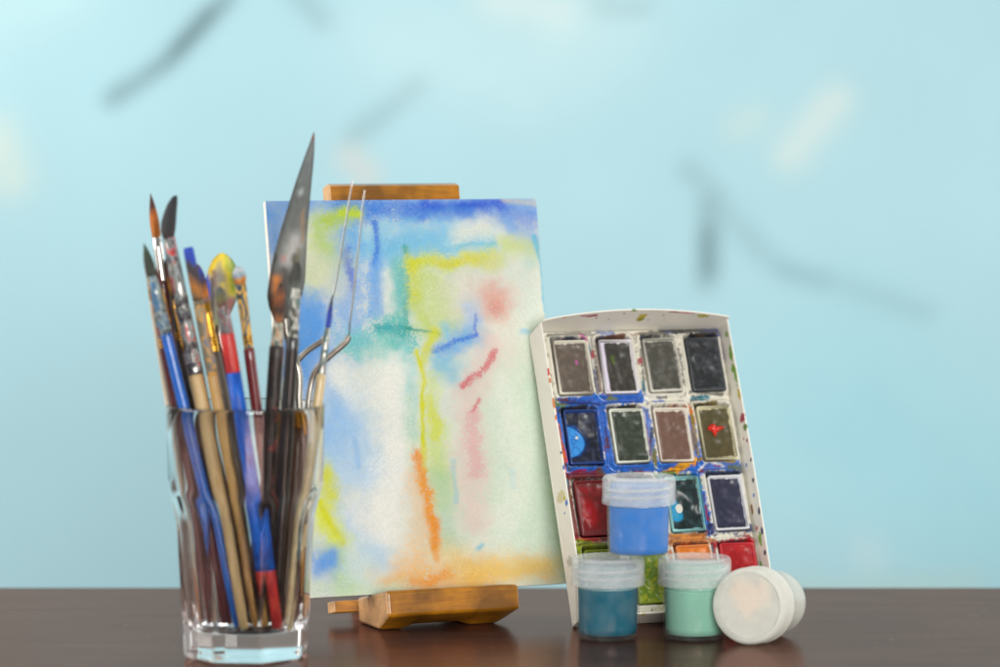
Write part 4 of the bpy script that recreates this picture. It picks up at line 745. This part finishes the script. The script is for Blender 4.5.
# ------------------------------------------------------------------ palette knives
steel = mat_plain('rod_steel', (158, 154, 146), .3, 1.0, .12, .1, 250)
MBL = mat_pigment('painted_blade', .5, .25, 400, coat=0, spec=.4)
for l_ in MBL.node_tree.nodes:
    if l_.type == 'BSDF_PRINCIPLED': l_.inputs['Metallic'].default_value = .2
def knife(label, rodpx, handle_top, bot, yr, yb, blade, mh=brown, wh=10, mblade=None, rodw=3.6):
    p0 = at(bot[0], bot[1], GY+yb); p0[2] = max(p0[2], 1.5)
    e = empty('palette_knife', (0, 0, 0), label, 'palette knife', 'palette knives standing in the glass')
    e.location = Vector(p0)*S
    def W(px, py, dy=0.0):
        t_ = (bot[1]-py)/(bot[1]-handle_top[1]); return at(px, py, GY+yb+(yr-yb)*min(t_, 1.25)+dy)-p0
    hp = W(*handle_top); d = hp/np.linalg.norm(hp); Lh = np.linalg.norm(hp)
    qs = [0, .03, .15, .4, .7, .92, 1.0]; ww = [.5, .8, .9, .85, 1, .9, .62]
    mesh_obj('handle', *tube([hp*q for q in qs], [wh/PXCM*.9*w_ for w_ in ww], 20), mh, e)
    mesh_obj('collar', *tube([hp*1.0-d*.05, hp-d*.0+d*.02, hp+d*.9, hp+d*1.1], [wh*.62/PXCM, wh*.75/PXCM, wh*.62/PXCM, wh*.45/PXCM], 20), gold, e)
    pts = [hp+d*.9]+[W(*p) for p in rodpx]
    mesh_obj('rod', *tube(smoothpath(pts, 10), rodw/PXCM, 12), steel, e)
    # blade: spine points with half widths, lying in the plane of spine x 'across'
    sp = [(W(*p[:2]), p[2]/PXCM) for p in blade['pts']]; V = []; Fc = []
    for i, (p, w_) in enumerate(sp):
        t_ = sp[min(i+1, len(sp)-1)][0]-sp[max(i-1, 0)][0]; t_ /= np.linalg.norm(t_)
        ac = np.array(blade['across'], float); ac = ac-t_*(ac@t_); ac /= np.linalg.norm(ac); nn = np.cross(t_, ac); th = .026
        for s1, s2 in ((-1, 0), (-.9, 1), (.9, 1), (1, 0), (.9, -1), (-.9, -1)): V.append(p+ac*w_*s1+nn*th*s2)
    m = 6
    if 'strokes' in blade:                   # broad blade: dense sheet with dried paint on it
        B = np.array(blade['pts'], float); tt = np.linspace(0, len(B)-1, 110); ii = np.arange(len(B))
        bx, by, bw = (np.interp(tt, ii, B[:, q]) for q in range(3)); ker = np.array([1, 2, 3, 2, 1])/9
        for q in (bx, bw): q[2:-2] = np.convolve(q, ker, 'same')[2:-2]
        K = 30; xs = np.linspace(-1, 1, K); X = bx[:, None]+bw[:, None]*xs[None]; Y = by[:, None]+0*xs[None]
        G = noise2(X, Y, .5, 61, 3); cf = strokes_on(X, Y, lin(blade['base']), blade['strokes'], 31, G, warp=2.5, wf=.12)
        cf *= (.8+.4*noise2(X, Y*.3, .35, 66, 3))[..., None]
        Vf = []; Vb = []; ac = np.array(blade['across'], float); ac /= np.linalg.norm(ac)
        for i in range(110):
            p = W(bx[i], by[i])
            for x in xs:
                thk = .045*(1-abs(x)**6)+.004; q = p+ac*x*bw[i]/PXCM
                Vf.append(q+np.array([0, -thk, 0])); Vb.append(q+np.array([0, thk, 0]))
        n0 = len(Vf); V = Vf+Vb; I = np.arange(n0).reshape(110, K)
        Fq = np.stack([I[:-1, :-1], I[1:, :-1], I[1:, 1:], I[:-1, 1:]], -1).reshape(-1, 4)
        loop = list(I[0])+list(I[1:, -1])+list(I[-1, -2::-1])+list(I[-2:0:-1, 0])
        Fc = Fq.tolist()+(Fq[:, ::-1]+n0).tolist()+[[int(a), int(a+n0), int(b+n0), int(b)] for a, b in zip(loop, loop[1:]+loop[:1])]
        cc = np.concatenate([cf.reshape(-1, 3)]*2)
        mesh_obj('blade', V, Fc, MBL, e, cols=np.clip(cc, 0, 1)); return e
    for i in range(len(sp)-1):
        for k in range(m): k2 = (k+1) % m; Fc.append([i*m+k, i*m+k2, (i+1)*m+k2, (i+1)*m+k])
    Fc.append(list(range(m))[::-1]); Fc.append([(len(sp)-1)*m+k for k in range(m)])
    mesh_obj('blade', V, Fc, mblade or steel, e, smooth=False)
    return e
bm_trowel = mat_smear('trowel_steel', (120, 122, 122), .8, .32, ((60, 56, 54), (96, 104, 104), (40, 38, 36), (150, 80, 50), (110, 112, 112), (70, 84, 84)), .5, 60, 11, .5)
knife('large palette knife with long pointed grey trowel blade', [(299, 398), (299, 374), (293, 352), (287, 335), (285, 318)], (299, 432), (290, 632), 1.3, .4,
      {'pts': [(284, 330, 4), (282.5, 320, 8), (283, 308, 14), (284.5, 296, 17.6), (287, 280, 18.2), (290, 255, 16.2), (294, 230, 13.4), (299, 205, 10.6), (304, 180, 7.8), (309, 158, 5), (312.5, 141, 2.2), (314, 132, .4)], 'across': (1, .1, 0), 'base': (78, 82, 80), 'strokes': [
      ((96, 104, 104), [(302, 180), (312, 145)], 6, .8, .2), ((165, 165, 160), [(296, 240), (290, 262)], 9, .7, .1), ((70, 74, 74), [(306, 165), (298, 200)], 4, .6, .4), ((120, 60, 40), [(313, 140), (314, 133)], 2, .8, 0), ((150, 160, 160), [(300, 192)], 3, .9, 0),
      ((44, 34, 30), [(270, 300), (272, 330)], 5, .95, .1), ((44, 36, 32), [(275, 255), (268, 300)], 2.5, .8, .2), ((200, 120, 40), [(277, 280), (278, 312)], 5, .85, .3), ((56, 50, 44), [(284, 270), (284, 320)], 4, .8, .2), ((50, 46, 42), [(297, 258), (293, 280)], 5, .95, .2), ((130, 100, 60), [(303, 210), (302, 240)], 1.5, .7, .2), ((90, 86, 60), [(298, 262), (300, 250)], 3, .6, .4), ((190, 110, 110), [(284, 258)], 3, .5, .2), ((120, 140, 130), [(296, 285), (292, 310)], 4, .7, .6)]})
bm_round = mat_smear('round_blade_steel', (120, 124, 124), .6, .35, ((30, 66, 180), (110, 124, 120), (120, 100, 90), (205, 180, 30), (120, 150, 40), (150, 120, 90)), .72, 75, 19, .35)
knife('round palette knife with leaf blade smeared yellow, green and blue', [(233, 398), (228, 372), (222, 350), (219, 336), (219, 325)], (240, 470), (264, 632), 1.9, 1.4,
      {'pts': [(216, 334, 4), (217.5, 322, 9), (219.5, 308, 14), (222, 294, 17), (223, 280, 17.5), (223, 268, 14.5), (222.5, 259, 9.5), (222, 254.5, 4.5), (222, 252.8, 1)], 'across': (1, .15, 0), 'base': (138, 136, 128), 'strokes': [
      ((215, 185, 20), [(208, 275), (216, 260), (224, 254)], 4.5, .95, 0), ((212, 190, 24), [(224, 258), (230, 280), (232, 292)], 5.5, .95, .1), ((110, 150, 40), [(232, 262), (234, 290)], 3.5, .8, .2), ((120, 150, 50), [(225, 256), (228, 270)], 2, .6, 0), ((130, 150, 70), [(222, 300), (218, 325)], 4, .7, .2),
      ((25, 60, 185), [(206, 276), (207, 296)], 3.5, .95, .1), ((205, 120, 40), [(205, 296), (208, 306)], 3, .8, .2), ((110, 70, 60), [(214, 272), (216, 286)], 3, .8, .2), ((52, 40, 36), [(212, 280), (212, 330)], 2.5, .8, .2), ((216, 190, 60), [(223, 285), (222, 297)], 3, .7, .3), ((170, 80, 80), [(230, 300), (229, 314)], 3, .7, .2), ((190, 190, 190), [(238, 270), (239, 280)], 3, .6, 0)]}, wh=8)
edge_on = (.05, 1, .1)
knife('cranked palette knife with bright rod and blade seen edge-on, left of its twin', [(284, 400), (286, 384), (290, 371), (305, 353), (322, 341), (325, 337)], (283, 440), (268, 632), 2.3, 1.0,
      {'pts': [(325, 338, 1.1), (328.5, 318, 5), (337, 278, 6), (345, 228, 6), (350, 196, 4), (352.5, 180, 1)], 'across': edge_on}, rodw=3.1)
knife('cranked palette knife with blade seen edge-on, nearest the middle of the painting', [(308, 405), (311, 384), (316, 370), (330, 356), (345, 343), (349, 336)], (305, 436), (284, 632), 1.9, 0,
      {'pts': [(349, 338, 1.1), (350, 322, 5), (352.5, 304, 6), (356, 268, 6), (360, 236, 6), (362.5, 208, 4), (364.5, 190, 1)], 'across': edge_on}, rodw=3.1)
# ------------------------------------------------------------------ light
def area(name, loc, aim, sx, sy, power, col=(1, 1, 1)):
    l = bpy.data.lights.new(name, 'AREA'); l.shape = 'RECTANGLE'; l.size = sx; l.size_y = sy; l.energy = power; l.color = col
    o = bpy.data.objects.new(name, l); C.collection.objects.link(o); o.location = loc
    o.rotation_euler = (Vector(aim)-Vector(loc)).to_track_quat('-Z', 'Y').to_euler()
area('softbox_left', (-1.3, 1.6, .6), (0, 1.8, .08), .8, 1.1, 13, (1, .985, .955))
area('front_fill', (.4, .1, .34), (.05, 1.8, .08), .8, .5, 26, (1, .985, .95))  # added fill lamp beside the camera, lifts front-facing surfaces; no known source
area('softbox_right', (1.15, 2.2, .45), (0, 1.8, .08), .7, 1.1, 9, (1, .98, .95))
area('softbox_back', (-.1, 2.5, 1.15), (0, 1.7, 0), 1.6, .5, 8, (1, .985, .96))
area('backdrop_light', (-1.3, 2.1, .6), (-.6, 3.0, 0), .8, .8, 7.5)
w = bpy.data.worlds.new('World'); C.world = w; w.use_nodes = True
w.node_tree.nodes['Background'].inputs[0].default_value = (1, .98, .95, 1); w.node_tree.nodes['Background'].inputs[1].default_value = .3
C.view_settings.view_transform = 'Standard'; C.view_settings.look = 'None'
C.cycles.max_bounces = 20; C.cycles.transmission_bounces = 16; C.cycles.transparent_max_bounces = 16; C.cycles.glossy_bounces = 8
C.cycles.sample_clamp_indirect = 8
